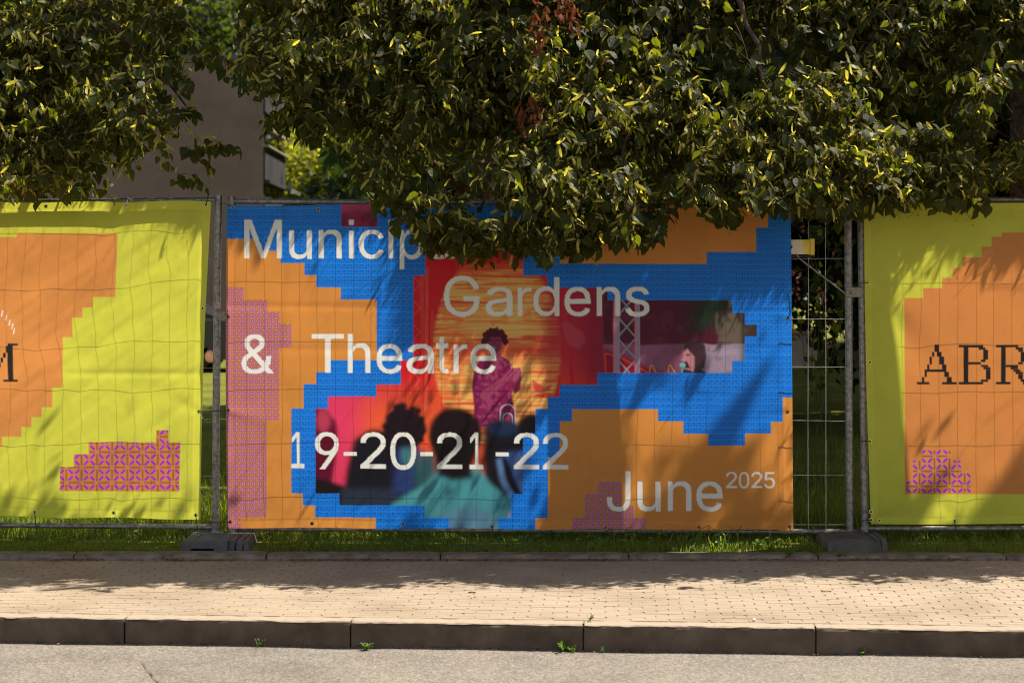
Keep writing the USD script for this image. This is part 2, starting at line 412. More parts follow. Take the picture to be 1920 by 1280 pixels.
class Art:
    def __init__(s, x0, x1, y0, y1, base):
        s.x0, s.y0 = x0, y0
        s.X, s.Y = np.meshgrid(np.arange(x0, x1, SSF), np.arange(y0, y1, SSF))
        s.img = np.ones(s.X.shape + (3,)) * np.asarray(base, float)

    def sl(s, x0, x1, y0, y1):
        h, w = s.X.shape
        a, b_ = max(0, int((x0 - s.x0) / SSF) - 1), min(w, int((x1 - s.x0) / SSF) + 2)
        c, d = max(0, int((y0 - s.y0) / SSF) - 1), min(h, int((y1 - s.y0) / SSF) + 2)
        return slice(c, max(c, d)), slice(a, max(a, b_))

    def rect(s, x0, x1, y0, y1, col, clip=None):
        w = s.sl(x0, x1, y0, y1)
        X, Y = s.X[w], s.Y[w]
        h = SSF / 2
        cov = np.clip((np.minimum(X + h, x1) - np.maximum(X - h, x0)) / SSF, 0, 1) * np.clip((np.minimum(Y + h, y1) - np.maximum(Y - h, y0)) / SSF, 0, 1)
        if clip is not None:
            cov = cov * clip[w]
        s.img[w] += cov[..., None] * (np.asarray(col, float) - s.img[w])

    def poly(s, pts, col, blur=0.0, alpha=1.0, clip=None):
        g = pts if hasattr(pts, 'geom_type') else Polygon(pts).buffer(0)
        x0, y0, x1, y1 = g.bounds
        m = 3 * blur + 3
        w = s.sl(x0 - m, x1 + m, y0 - m, y1 + m)
        X, Y = s.X[w], s.Y[w]
        if X.size == 0:
            return
        cov = np.zeros(X.shape)
        shapely.prepare(g)
        for ox in (-0.25, 0.25):
            for oy in (-0.25, 0.25):
                cov += shapely.contains_xy(g, X + ox * SSF, Y + oy * SSF) * 0.25
        if blur:
            cov = ndimage.gaussian_filter(cov, blur / SSF)
        cov = cov * alpha
        if clip is not None:
            cov = cov * clip[w]
        s.img[w] += cov[..., None] * (np.asarray(col, float) - s.img[w])

    def ell(s, cx, cy, rx, ry, col, **k):
        t = np.linspace(0, 2 * np.pi, 28, endpoint=False)
        s.poly(np.stack([cx + rx * np.cos(t), cy + ry * np.sin(t)], 1), col, **k)

    def line(s, pts, w, col, **k):
        s.poly(shapely.LineString(pts).buffer(w / 2, cap_style='flat'), col, **k)

    def sample(s, x, y):
        c = np.stack([(np.asarray(y) - s.y0) / SSF, (np.asarray(x) - s.x0) / SSF])
        return np.stack([ndimage.map_coordinates(s.img[..., k], c, order=1, mode='nearest') for k in range(3)], -1)


def glyph(ch, x0, x1, ytop, ybot, bold=False):
    """the outline of a character, stretched into the box that it fills in the photograph"""
    m = meshkit.text_mesh(ch, 1.0, depth=0.01)
    f = m.faces[np.abs(m.face_normals[:, 2] - 1) < 1e-3]
    g = shapely.union_all([Polygon(m.vertices[t][:, :2]).buffer(1e-4) for t in f])
    g = g.buffer(0.003)
    a, b_, c, d = g.bounds
    return shapely.affinity.affine_transform(g, [(x1 - x0) / (c - a), 0, 0, -(ybot - ytop) / (d - b_), x0 - a * (x1 - x0) / (c - a), ybot + b_ * (ybot - ytop) / (d - b_)])


import shapely.affinity
ORANGE, BLUE, NAVY, LIME, WHITE, PURPLE, GREY = lin((217, 143, 68)), lin((30, 130, 244)), lin((10, 48, 122)), lin((206, 207, 74)), lin((243, 240, 237)), lin((150, 40, 215)), lin((120, 92, 72))
CELL, RX, RY = 22.55, 436.2, 380.0
CY = 22.68


def pattern(art, clip, pitch, x0, y0, wd, wg, gap_c=0.17):
    """purple dashes on the diagonals and grey dashes between the nodes"""
    X = (art.X - x0) / pitch; Y = (art.Y - y0) / pitch
    fx, fy = np.abs(X - np.round(X)), np.abs(Y - np.round(Y))
    w = wg / pitch / 2; aa = 0.5 * SSF / pitch

    def st(d, half):
        return np.clip((half - d) / (2 * aa) + 0.5, 0, 1)
    g = np.maximum(st(fy, w) * st(gap_c, fx - 0) * (fx > gap_c), st(fx, w) * (fy > gap_c))
    art.img += (g * clip)[..., None] * (GREY - art.img) * 0.85
    d = np.abs(fx - fy) / 1.414
    u = (fx + fy) / 2
    p = st(d, wd / pitch / 2) * (u > 0.15) * (u < 0.42)
    art.img += (p * clip)[..., None] * (PURPLE - art.img)


art = Art(X0A, X1A, Y0A, Y1A, ORANGE)
E = 9999
ROWS = {0: [('B', 640), ('P', 707), ('B', 1028), ('O', 1440), ('B', E)], 1: [('B', 640), ('P', 707), ('B', 1028), ('O', 1440), ('B', E)],
        2: [('B', 1028), ('O', 1417.5), ('B', E)], 3: [('O', 481.3), ('B', 1028), ('O', 1417.5), ('B', E)],
        4: [('O', 526.3), ('B', 797.5), ('P', 981), ('B', 1050), ('O', 1325), ('B', E)], 5: [('O', 571.4), ('B', 797.5), ('P', 981), ('B', E)],
        6: [('O', 593.9), ('B', 775), ('P', 1026.6), ('B', E)], 7: [('O', 639), ('B', 775), ('P', 1139), ('B', E)],
        8: [('O', 706.8), ('B', 775), ('P', 1372), ('B', E)], 9: [('O', 706.8), ('B', 775), ('P', 1396), ('B', E)], 10: [('O', 706.8), ('B', 775), ('P', 1418.8), ('B', E)],
        11: [('O', 706.8), ('B', 775), ('P', 1396), ('B', E)], 12: [('O', 706.8), ('B', 775), ('P', 1396), ('B', E)], 13: [('O', 620.2), ('B', 752), ('P', 1372.8), ('B', E)],
        14: [('O', 592.7), ('B', 752), ('P', 1119), ('B', E)], 15: [('O', 569.6), ('B', 706), ('P', 1050), ('B', E)], 16: [('O', 569.6), ('B', 615), ('P', 1027), ('B', 1467), ('O', E)],
        17: [('O', 546.3), ('B', 592), ('P', 1004), ('B', 1072.8), ('O', 1234), ('B', 1467), ('O', E)], 18: [('O', 546.3), ('B', 592), ('P', 1004), ('B', 1050), ('O', 1281), ('B', 1444.5), ('O', E)],
        19: [('O', 546.3), ('B', 592), ('P', 980.6), ('B', 1050), ('O', 1327.5), ('B', 1397), ('O', E)], 20: [('O', 546.3), ('B', 592), ('P', 980.6), ('B', 1050), ('O', E)],
        24: [('O', 568), ('B', 636.6), ('P', 958), ('B', 1027), ('O', E)], 25: [('O', 591), ('B', 796), ('P', 958), ('B', 1027), ('O', E)], 26: [('O', 704.8), ('B', 842), ('P', 934.7), ('B', 1004), ('O', E)]}
for r in (21, 22, 23):
    ROWS[r] = [('O', 546.3), ('B', 592), ('P', 980.6), ('B', 1027), ('O', E)]
VR = {7: [(400, 457.5)], 8: [(400, 502.7)], 9: [(400, 525)], 10: [(400, 547.5)], 11: [(400, 547.5)], 26: [(400, 453), (1073, 1212)], 25: [(400, 500), (1096.4, 1188)], 24: [(400, 500), (1096.4, 1165)], 23: [(400, 500), (1119.6, 1165)],
      0: [(1075, 1220)], 1: [(1075, 1220)], 2: [(1098, 1190)]}
for r in range(12, 18):
    VR[r] = [(400, 524)]
for r in range(18, 23):
    VR[r] = [(400, 500)]


def slope(x):
    return 0.0022 * (x - 700)


cellB, cellP, cellV = (np.zeros(art.X.shape) for _ in range(3))
YY = art.Y - slope(art.X) - RY
rowi = np.floor(YY / CY).astype(int)
for r, segs in ROWS.items():
    inrow = (rowi == r) if r < 26 else (rowi >= 26)
    x = -1
    for k, x1 in segs:
        m = inrow & (art.X >= x) & (art.X < x1)
        {'B': cellB, 'P': cellP, 'O': np.zeros(art.X.shape)}[k][m] = 1
        x = x1
    for xa, xb in VR.get(r, []):
        cellV[inrow & (art.X >= xa) & (art.X < xb)] = 1
cellV *= 1 - np.maximum(cellB, cellP)
art.img += cellB[..., None] * (BLUE - art.img)
pattern(art, cellV, CELL / 2, RX + 2, RY + 2.5, 1.9, 1.5)
# small figures 2525 in the blue
D2 = np.array([[0, 1, 1, 1, 0], [1, 0, 0, 0, 1], [0, 0, 0, 0, 1], [0, 0, 0, 1, 0], [0, 0, 1, 0, 0], [0, 1, 0, 0, 0], [1, 1, 1, 1, 1]], float)
D5 = np.array([[1, 1, 1, 1, 1], [1, 0, 0, 0, 0], [1, 1, 1, 1, 0], [0, 0, 0, 0, 1], [0, 0, 0, 0, 1], [1, 0, 0, 0, 1], [0, 1, 1, 1, 0]], float)
dp = CELL / 4
tx = ((art.X - RX + 0.2 * dp) / dp); ty = YY / (CY / 2)
ci, ri = np.floor(tx).astype(int), np.floor(ty).astype(int)
ux, uy = (tx - ci - 0.12) / 0.72 * 4, (ty - ri - 0.2) / 0.62 * 6
ok = (ux > -0.5) & (ux < 4.5) & (uy > -0.5) & (uy < 6.5)
two = ndimage.map_coordinates(D2, [uy, ux], order=1, mode='constant'); five = ndimage.map_coordinates(D5, [uy, ux], order=1, mode='constant')
dg = np.where(ci % 2 == 0, two, five) * ok * cellB
art.img += (np.clip(dg * 1.3, 0, 1) * 0.8)[..., None] * (NAVY - art.img)

# the printed photograph: a red stage with a singer, a second musician beside a truss, and the audience's heads
ph = Art(X0A, X1A, Y0A, Y1A, lin((214, 28, 40)))
X, Y = ph.X, ph.Y


def nz(sx, sy, seed, o=4):
    return meshkit.fbm(np.stack([X / sx, Y / sy, X * 0], -1), o, seed)


def mixin(mask, col):
    ph.img += np.clip(mask, 0, 1)[..., None] * (lin(col) - ph.img)


def sstep(a, b_, x):
    t = np.clip((x - a) / (b_ - a), 0, 1)
    return t * t * (3 - 2 * t)


mixin(sstep(0.45, 0.6, nz(9, 160, 21)) * 0.35, (238, 90, 70))
mixin(sstep(800, 640, X) * sstep(690, 760, Y), (228, 62, 104))
mixin(sstep(690, 800, Y) * sstep(640, 720, X) * sstep(1100, 900, X), (240, 96, 52))
# the lit lantern behind the singer
lx = np.hypot((X - 932) / 119, (Y - 655) / 182)
lant = sstep(1.04, 0.96, lx) * sstep(490, 520, Y)
mixin(lant, (240, 120, 62))
mixin(lant * sstep(0.95, 0.1, lx) * 0.8, (252, 190, 106))
mixin(lant * sstep(0.40, 0.56, nz(90, 3.4, 4)) * 0.7, (246, 208, 116))
mixin(lant * sstep(0.60, 0.68, nz(130, 7, 8)) * 0.75, (220, 52, 44))
mixin(np.exp(-((Y - 656) / 22) ** 2) * sstep(800, 860, X) * sstep(1130, 1010, X) * 0.8, (222, 44, 44))
mixin(lant * sstep(0.62, 0.66, nz(22, 14, 31, 2)) * 0.35, (226, 70, 44))
mixin(sstep(1000, 1040, X) * 0.75 * sstep(720, 640, Y), (190, 30, 62))
mixin(sstep(1040, 1130, X) * 0.9 * sstep(745, 690, Y), (142, 28, 58))
mixin(sstep(1128, 1134, X), (90, 26, 50))
mixin(sstep(1128, 1134, X) * sstep(0.5, 0.7, nz(22, 22, 12)) * 0.7, (108, 44, 66))
mixin(sstep(1260, 1340, X) * sstep(640, 600, Y) * 0.85, (46, 40, 38))
mixin(np.exp(-((X - 1330 + (Y - 580) * 0.7) / 26) ** 2) * sstep(640, 600, Y) * 0.8, (26, 58, 36))
mixin(sstep(1338, 1346, X) * sstep(0.42, 0.6, nz(18, 40, 17)) * 0.7, (112, 106, 92))
mixin(sstep(1385, 1392, X) * 0.7, (58, 54, 48))
wl = sstep(643, 648, Y + 5 * (nz(30, 400, 3) - 0.5)) * sstep(1128, 1134, X)
mixin(wl * sstep(1345, 1215, X), (150, 92, 126)); mixin(wl * sstep(1260, 1330, X), (158, 140, 164)); mixin(wl * sstep(1380, 1395, X), (104, 116, 128))
mixin(wl * sstep(0.55, 0.75, nz(14, 14, 41)) * 0.4, (110, 70, 96))
ph.poly([(1130, 652), (1175, 668), (1215, 690), (1260, 700), (1130, 700)], lin((150, 18, 50)), blur=3)
ph.line([(1134, 662), (1160, 668), (1215, 698)], 3, lin((214, 74, 50)), blur=0.8); ph.line([(1134, 662), (1136, 700)], 3, lin((214, 74, 50)), blur=0.8)
for x in (1218, 1253):
    ph.line([(x, 698), (x + 1, 685), (x + 4, 684), (x + 12, 698)], 2.2, lin((226, 150, 70)), blur=0.4)
for x0, x1 in ((1150, 1162), (1190, 1200)):
    ph.rect(x0, x1, 540, 700, lin((160, 140, 170))); ph.rect(x0, x0 + 3, 540, 700, lin((222, 110, 120)))
for k in range(5):
    y0 = 556 + k * 40
    ph.line([(1160, y0), (1190, y0 + 34)], 3, lin((150, 150, 168))); ph.line([(1190, y0), (1160, y0 + 34)], 3, lin((150, 150, 168)))
# second musician
ph.poly([(1270, 700), (1284, 692), (1310, 688), (1326, 700)], lin((60, 44, 58)), blur=1)
ph.poly([(1281, 655), (1281, 668), (1277, 674), (1281, 678), (1282, 690), (1300, 697), (1306, 668), (1300, 650)], lin((188, 128, 138)), blur=0.8)
ph.poly([(1281, 662), (1282, 648), (1292, 637), (1312, 636), (1322, 648), (1325, 668), (1320, 690), (1308, 694), (1302, 688), (1302, 668), (1294, 660), (1288, 652)], lin((66, 44, 52)), blur=1.2)
ph.poly([(1280, 679), (1288, 677), (1291, 683), (1294, 690), (1286, 690), (1279, 685)], lin((56, 34, 42)), blur=0.8)
ph.ell(1290, 665, 4, 1.6, lin((70, 36, 52)), blur=0.6)
ph.ell(1280, 684, 5.5, 4.5, lin((110, 176, 190)), blur=0.6); ph.line([(1280, 686), (1278, 700)], 3.5, lin((90, 160, 176)), blur=0.5)
# singer
skin, shirt = lin((160, 66, 104)), lin((132, 30, 84))
ph.poly([(917, 668), (900, 674), (889, 690), (885, 728), (889, 760), (889, 800), (968, 800), (966, 775), (960, 745), (961, 700), (955, 676), (942, 668)], shirt, blur=0.8)
sh = sstep(0.52, 0.62, nz(6, 6, 77)) * (np.abs(X - 926) < 34) * (Y > 672) * (Y < 800)
mixin(sh * 0.55, (176, 78, 118))
ph.poly([(948, 700), (962, 688), (972, 700), (978, 706), (975, 730), (966, 738), (957, 726), (952, 740), (947, 725)], lin((150, 40, 88)), blur=1)
ph.poly([(900, 742), (912, 728), (948, 702), (958, 692), (966, 690), (970, 694), (962, 708), (948, 716), (925, 738), (906, 752)], skin, blur=0.8)
ph.poly([(956, 700), (966, 690), (975, 688), (978, 698), (974, 712), (962, 716)], lin((172, 74, 112)), blur=0.7)
ph.line([(950, 706), (962, 694)], 2, lin((110, 36, 76)), blur=0.4); ph.line([(956, 710), (968, 696)], 1.6, lin((110, 36, 76)), blur=0.4)
ph.poly([(918, 656), (919, 672), (932, 688), (940, 670), (938, 656)], lin((150, 62, 98)), blur=0.8)
r2 = np.random.default_rng(5)
ph.ell(928, 631, 19, 15, lin((82, 14, 40)), blur=1.5)
for k in range(150):
    t = r2.uniform(-3.5, 0.45); rr = r2.uniform(8, 22)
    ph.ell(928 + rr * math.cos(t) * 1.05, 636 + rr * math.sin(t) * 0.95, r2.uniform(1.6, 4), r2.uniform(1.6, 4), lin((70 + r2.uniform(0, 24), 12, 40)), blur=0.5)
ph.ell(907, 643, 5, 8, lin((78, 14, 40)), blur=0.8); ph.ell(947, 640, 4, 7, lin((78, 14, 40)), blur=0.8)
ph.ell(929, 644, 12.5, 17, lin((138, 52, 88)), blur=0.8)
ph.ell(928, 626, 15, 6, lin((78, 14, 40)), blur=1)
for ex_ in (922, 934):
    ph.line([(ex_ - 4, 638), (ex_ + 3, 637.5)], 2, lin((70, 14, 42)), blur=0.5)
ph.line([(929, 640), (927, 649), (931, 650)], 1.3, lin((96, 28, 62)), blur=0.4); ph.line([(924, 656), (934, 656)], 1.8, lin((80, 20, 50)), blur=0.4)
ph.ell(926, 652, 3.5, 3.5, lin((120, 120, 160)), blur=0.5); ph.line([(925, 654), (910, 706), (897, 745)], 1.6, lin((90, 40, 90)), blur=0.4)
for w, col in ((28, (190, 205, 210)), (18, (170, 190, 200))):
    cxx = 952
    t = np.linspace(math.pi, 2 * math.pi, 12)
    pts = [(cxx - w / 2, 800)] + [(cxx + w / 2 * math.cos(a), (772 if w == 28 else 783) + w / 2 * math.sin(a)) for a in t] + [(cxx + w / 2, 800)]
    ph.line(pts, 2.2, lin(col), blur=0.4)
ph.poly([(998, 710), (1006, 716), (1020, 726), (1036, 720), (1030, 732), (1008, 736), (1000, 728)], lin((214, 44, 60)), blur=1, alpha=0.8)
ph.poly([(1050, 606), (1064, 601), (1076, 612), (1094, 622), (1098, 640), (1084, 654), (1066, 646), (1058, 628)], lin((190, 84, 100)), blur=2, alpha=0.5)
for k in range(5):
    ph.line([(777, 520 + k * 45), (788, 532 + k * 45), (777, 545 + k * 45)], 1.4, lin((236, 110, 110)), alpha=0.6)
for x in (800, 803):
    ph.line([(x, 500), (x - 3, 770)], 1.2, lin((240, 120, 90)), alpha=0.7)
# the audience, out of focus
blk = lin((26, 18, 22))
ph.poly([(585, 765), (610, 768), (630, 790), (634, 830), (626, 880), (620, 920), (585, 920)], lin((96, 14, 44)), blur=3)
ph.ell(606, 788, 14, 22, lin((186, 60, 92)), blur=4)
ph.poly([(585, 895), (615, 900), (650, 912), (650, 960), (585, 960)], lin((30, 20, 24)), blur=3)
ph.poly([(664, 824), (690, 806), (712, 804), (760, 830), (800, 905), (806, 960), (640, 960), (650, 880)], lin((24, 24, 34)), blur=4)
ph.poly([(640, 915), (740, 915), (760, 960), (636, 960)], lin((44, 52, 70)), blur=5)
ph.ell(757, 803, 38, 40, lin((30, 18, 26)), blur=3)
ph.ell(752, 836, 34, 34, lin((28, 18, 28)), blur=4)
for k in range(60):
    t = r2.uniform(-math.pi, math.pi); rr = r2.uniform(0, 1) ** 0.5
    ph.ell(757 + 40 * rr * math.cos(t), 802 + 42 * rr * math.sin(t), r2.uniform(5, 9), r2.uniform(5, 9), lin((30, 18, 26)), blur=2.5)
ph.poly([(746, 840), (790, 842), (790, 880), (770, 925), (735, 925)], lin((44, 62, 118)), blur=6)
ph.poly([(752, 842), (772, 838), (776, 866), (756, 872)], lin((70, 132, 140)), blur=5)
ph.poly([(782, 850), (818, 846), (820, 905), (790, 925), (776, 900)], lin((44, 84, 92)), blur=6)
for q in ((799, 832, 3), (805, 838, 3.5), (796, 822, 2.5)):
    ph.ell(*q[:2], q[2], q[2], lin((240, 60, 50)), blur=1.2)
ph.poly([(905, 800), (930, 790), (960, 795), (1010, 800), (1010, 960), (905, 960)], lin((22, 20, 28)), blur=5)
ph.ell(945, 802, 32, 14, lin((26, 48, 80)), blur=5)
ph.ell(996, 800, 26, 26, lin((22, 14, 20)), blur=3)
ph.poly([(936, 852), (975, 845), (1000, 850), (1000, 930), (970, 930), (945, 890)], lin((62, 92, 154)), blur=4)
ph.poly([(930, 860), (942, 858), (956, 905), (975, 940), (958, 945), (938, 900)], lin((96, 128, 176)), blur=3)
ph.poly([(940, 856), (950, 858), (968, 905), (984, 935), (972, 940), (950, 900)], lin((18, 18, 28)), blur=2.5)
ph.poly([(730, 1000), (735, 945), (765, 925), (800, 905), (822, 878), (900, 878), (918, 905), (955, 935), (962, 1000)], lin((74, 150, 162)), blur=4)
ph.poly([(800, 1000), (830, 960), (880, 950), (930, 960), (945, 1000)], lin((90, 130, 158)), blur=9)
ph.poly([(826, 850), (880, 850), (886, 895), (850, 900), (820, 890)], blk, blur=4)
ph.ell(854, 812, 50, 48, lin((30, 18, 22)), blur=3)
ph.poly([(806, 815), (902, 815), (896, 850), (880, 880), (828, 880), (812, 850)], blk, blur=4)
mixin((Y < 430), (150, 40, 84)); mixin((Y < 430) * sstep(0.4, 0.7, nz(14, 14, 61)) * 0.7, (96, 24, 60)); mixin((Y < 430) * sstep(408, 384, Y) * 0.6, (204, 84, 128))
art.img += cellP[..., None] * (ph.img - art.img)

LET = [('M', 458.5, 529, 412, 484.5), ('u', 542.3, 584.8, 432, 485.5), ('n', 597.7, 641, 431, 484.5), ('i', 654.6, 663.6, 412, 484.5), ('c', 673, 719, 431, 486), ('i', 728.5, 737.3, 412, 484.5), ('p', 749.6, 794, 431, 505),
       ('a', 803, 852, 431, 486), ('l', 863, 872, 412, 484.5), ('G', 832.5, 899, 517, 593.5), ('a', 910.8, 961.3, 538, 593), ('r', 970.8, 996.5, 538, 592), ('d', 1000, 1048.8, 519.5, 593), ('e', 1058.4, 1107.8, 538, 593.5), ('n', 1118.8, 1163, 538, 592.3), ('s', 1172.8, 1217.8, 537.5, 593.5),
       ('&', 453, 512.8, 626, 700.5), ('T', 585, 644.7, 626, 698.5), ('h', 652.3, 694.8, 626, 698.8), ('e', 706.3, 754.7, 645, 700.5), ('a', 762.6, 813.8, 645, 700.5), ('t', 817.5, 841.5, 631, 700.3), ('r', 851, 877, 645, 699.5), ('e', 882, 931, 645, 701),
       ('1', 546.3, 571, 809.5, 877.3), ('9', 590.7, 636, 809, 879), ('-', 644.4, 669, 846.6, 854.2), ('2', 676, 723.7, 809.3, 878), ('0', 732, 780, 809.3, 880), ('-', 788, 812, 846.8, 854.4), ('2', 819.4, 867, 809.7, 878.5), ('1', 880.4, 906, 810.3, 878.7), ('-', 929.6, 954, 847.5, 855), ('2', 963.4, 1011, 810.3, 879), ('2', 1018, 1065.6, 810.5, 879.3),
       ('J', 1138, 1182, 883, 958), ('u', 1195, 1238.4, 902.5, 958), ('n', 1252, 1296, 902, 957), ('e', 1305.6, 1355, 902, 958.5), ('2', 1361, 1381.5, 883.8, 914), ('0', 1385, 1404.5, 883.8, 914.8), ('2', 1408.4, 1428.8, 884, 914.2), ('5', 1433, 1453, 884.3, 914.8)]
for ch, a, b_, c, d in LET:
    if ch in 'il':
        art.rect(a, b_, c if ch == 'l' else c + 20.5, d, WHITE)
        if ch == 'i':
            art.rect(a, b_, c, c + 9.8, WHITE)
        continue
    art.poly(glyph(ch, a, b_, c, d), WHITE)

# left banner
la = Art(-330, 402, 372, 985, LIME)
la.poly([(-330, 445), (33, 445), (33, 437.5), (221, 437.5), (218, 557), (176, 557), (176, 576), (157, 576), (157, 595), (138, 595), (138, 632), (120, 632), (117.5, 726), (99, 726), (99, 763), (79, 763), (79, 781.5), (60, 781.5), (60, 800), (41, 800), (41, 818), (5, 818), (5, 837), (-330, 837)], lin((216, 142, 76)))
INK = lin((40, 38, 40))
for x0, x1, y0, y1 in ((16, 26, 643.4, 715), (16, 35.6, 643.4, 647.6), (12.5, 17, 648, 661), (7.2, 12.5, 661, 670), (2.5, 7.2, 670, 679), (-3, 2.5, 679, 688), (7, 34, 711, 715.3), (-8, -3, 688, 697), (-30, -22, 643, 715), (-13, -8, 679, 688), (-18, -13, 661, 679), (-38, -18, 643.4, 647.6), (-38, -14, 711, 715.3)):
    la.rect(x0, x1, y0, y1, INK)
for x, y in ((5, 582), (12.5, 590), (19, 599), (24, 606), (27, 615)):
    la.line([(x + 2.5, y), (x, y + 11)], 1.8, WHITE)
pts = [(293.7, 806), (317, 806), (317, 828.7), (338.7, 828.7), (336.5, 920.5), (112.5, 919.5), (113.5, 875), (139, 875), (139.5, 851), (167, 851), (167, 828.7), (293.7, 828.7)]
la.poly(pts, lin((206, 126, 66)))
pm = shapely.contains_xy(Polygon(pts), la.X, la.Y).astype(float)
pattern(la, pm, 28.6, 125, 904, 4.0, 3.0, 0.12)
# right banner
ra_ = Art(1612, 2250, 372, 990, LIME)
ra_.poly([(1694.5, 559), (1730, 559), (1730, 540), (1766, 540), (1766, 521), (1785.5, 521), (1785.5, 502), (1803.5, 502), (1803.5, 483), (1840, 483), (1840, 462.5), (1858.5, 462.5), (1858.5, 444), (1877.5, 444), (1877.5, 436), (2250, 436), (2250, 925.5), (1696, 925.5)], lin((214, 138, 74)))
GL = [(762, 823, 175, 268), (730, 760, 268, 332), (793, 855, 268, 332), (697, 728, 332, 430), (823, 888, 332, 430), (667, 697, 430, 495), (858, 918, 430, 495), (635, 918, 495, 526), (635, 665, 526, 592), (888, 950, 526, 592), (600, 632, 592, 658), (920, 985, 592, 658), (537, 697, 656, 687), (860, 1050, 656, 687),
      (1076, 1390, 180, 212), (1138, 1200, 180, 687), (1330, 1420, 212, 243), (1390, 1452, 243, 370), (1360, 1420, 370, 400), (1200, 1360, 400, 432), (1360, 1452, 435, 465), (1390, 1485, 465, 495), (1423, 1485, 495, 622), (1360, 1452, 622, 654), (1076, 1390, 654, 687),
      (1552, 1838, 180, 212), (1617, 1678, 180, 687), (1805, 1900, 212, 240), (1838, 1900, 240, 270), (1870, 1932, 270, 400), (1838, 1900, 400, 432), (1678, 1838, 435, 465), (1740, 1838, 465, 495), (1775, 1868, 495, 525), (1805, 1900, 525, 555), (1838, 1900, 555, 620), (1870, 1932, 620, 652), (1900, 1962, 652, 687), (1552, 1740, 655, 687)]
for x0, x1, y0, y1 in GL:
    ra_.rect(1640 + x0 / 6.857, 1640 + x1 / 6.857, 620 + y0 / 6.857, 620 + y1 / 6.857, lin((34, 32, 34)))
pts = [(1728.7, 844), (1783, 844), (1783, 863), (1801, 863), (1801, 884.4), (1818.6, 884.4), (1818.6, 923), (1697, 923), (1697, 901), (1710.7, 901), (1710.7, 863), (1728.7, 863)]
pm = shapely.contains_xy(Polygon(pts), ra_.X, ra_.Y).astype(float)
pattern(ra_, pm, 28.3, 1723, 911, 4.0, 3.0, 0.12)

# ------------------------------------------------------------------ banners
M['banner'] = mat('printed_mesh_fabric', {
    'a': ('attribute', {'attribute': 'art'}), 'g': ('geometry', {}),
    'n': ('noise_texture', {'scale': 3.5, 'detail': 9, 'roughness': 0.68}), 'r': ('rgb_ramp', {'ramp': [(0.28, (0.84, 0.83, 0.80)), (0.45, (0.97, 0.97, 0.96)), (0.72, (1.04, 1.04, 1.04))]}),
    'm': ('mix', {'mix_type': 'multiply', 'fac': 1.0}),
    'n2': ('noise_texture', {'scale': 500.0, 'detail': 2}), 'b': ('bump', {'strength': 0.22, 'distance': 0.0006}),
    'p': ('principled_bsdf', {'roughness': 0.42, 'specular_ior_level': 0.32}),
    't': ('translucent_bsdf', {}), 'x': ('mix_closure', {'fac': 0.50})},
    [('g.position', 'n.vector'), ('g.position', 'n2.vector'), ('n.fac', 'r.fac'), ('a.color', 'm.color1'), ('r.color', 'm.color2'), ('m.color', 'p.base_color'), ('m.color', 't.color'),
     ('n2.fac', 'b.height'), ('b.normal', 'p.normal'), ('p.BSDF', 'x.closure1'), ('t.BSDF', 'x.closure2')], 'x.closure')


def fold(px, py, gx_, gy_, ang, width, length, amp):
    """a crease that runs away from an eyelet"""
    dx, dy = px - gx_, py - gy_
    u = dx * math.cos(ang) + dy * math.sin(ang); w = -dx * math.sin(ang) + dy * math.cos(ang)
    return amp * np.exp(-(w / (width * (0.35 + np.clip(u, 0, length) / length))) ** 2) * np.exp(-np.clip(u, 0, None) / length) * (1 / (1 + np.exp(-u / 6)))


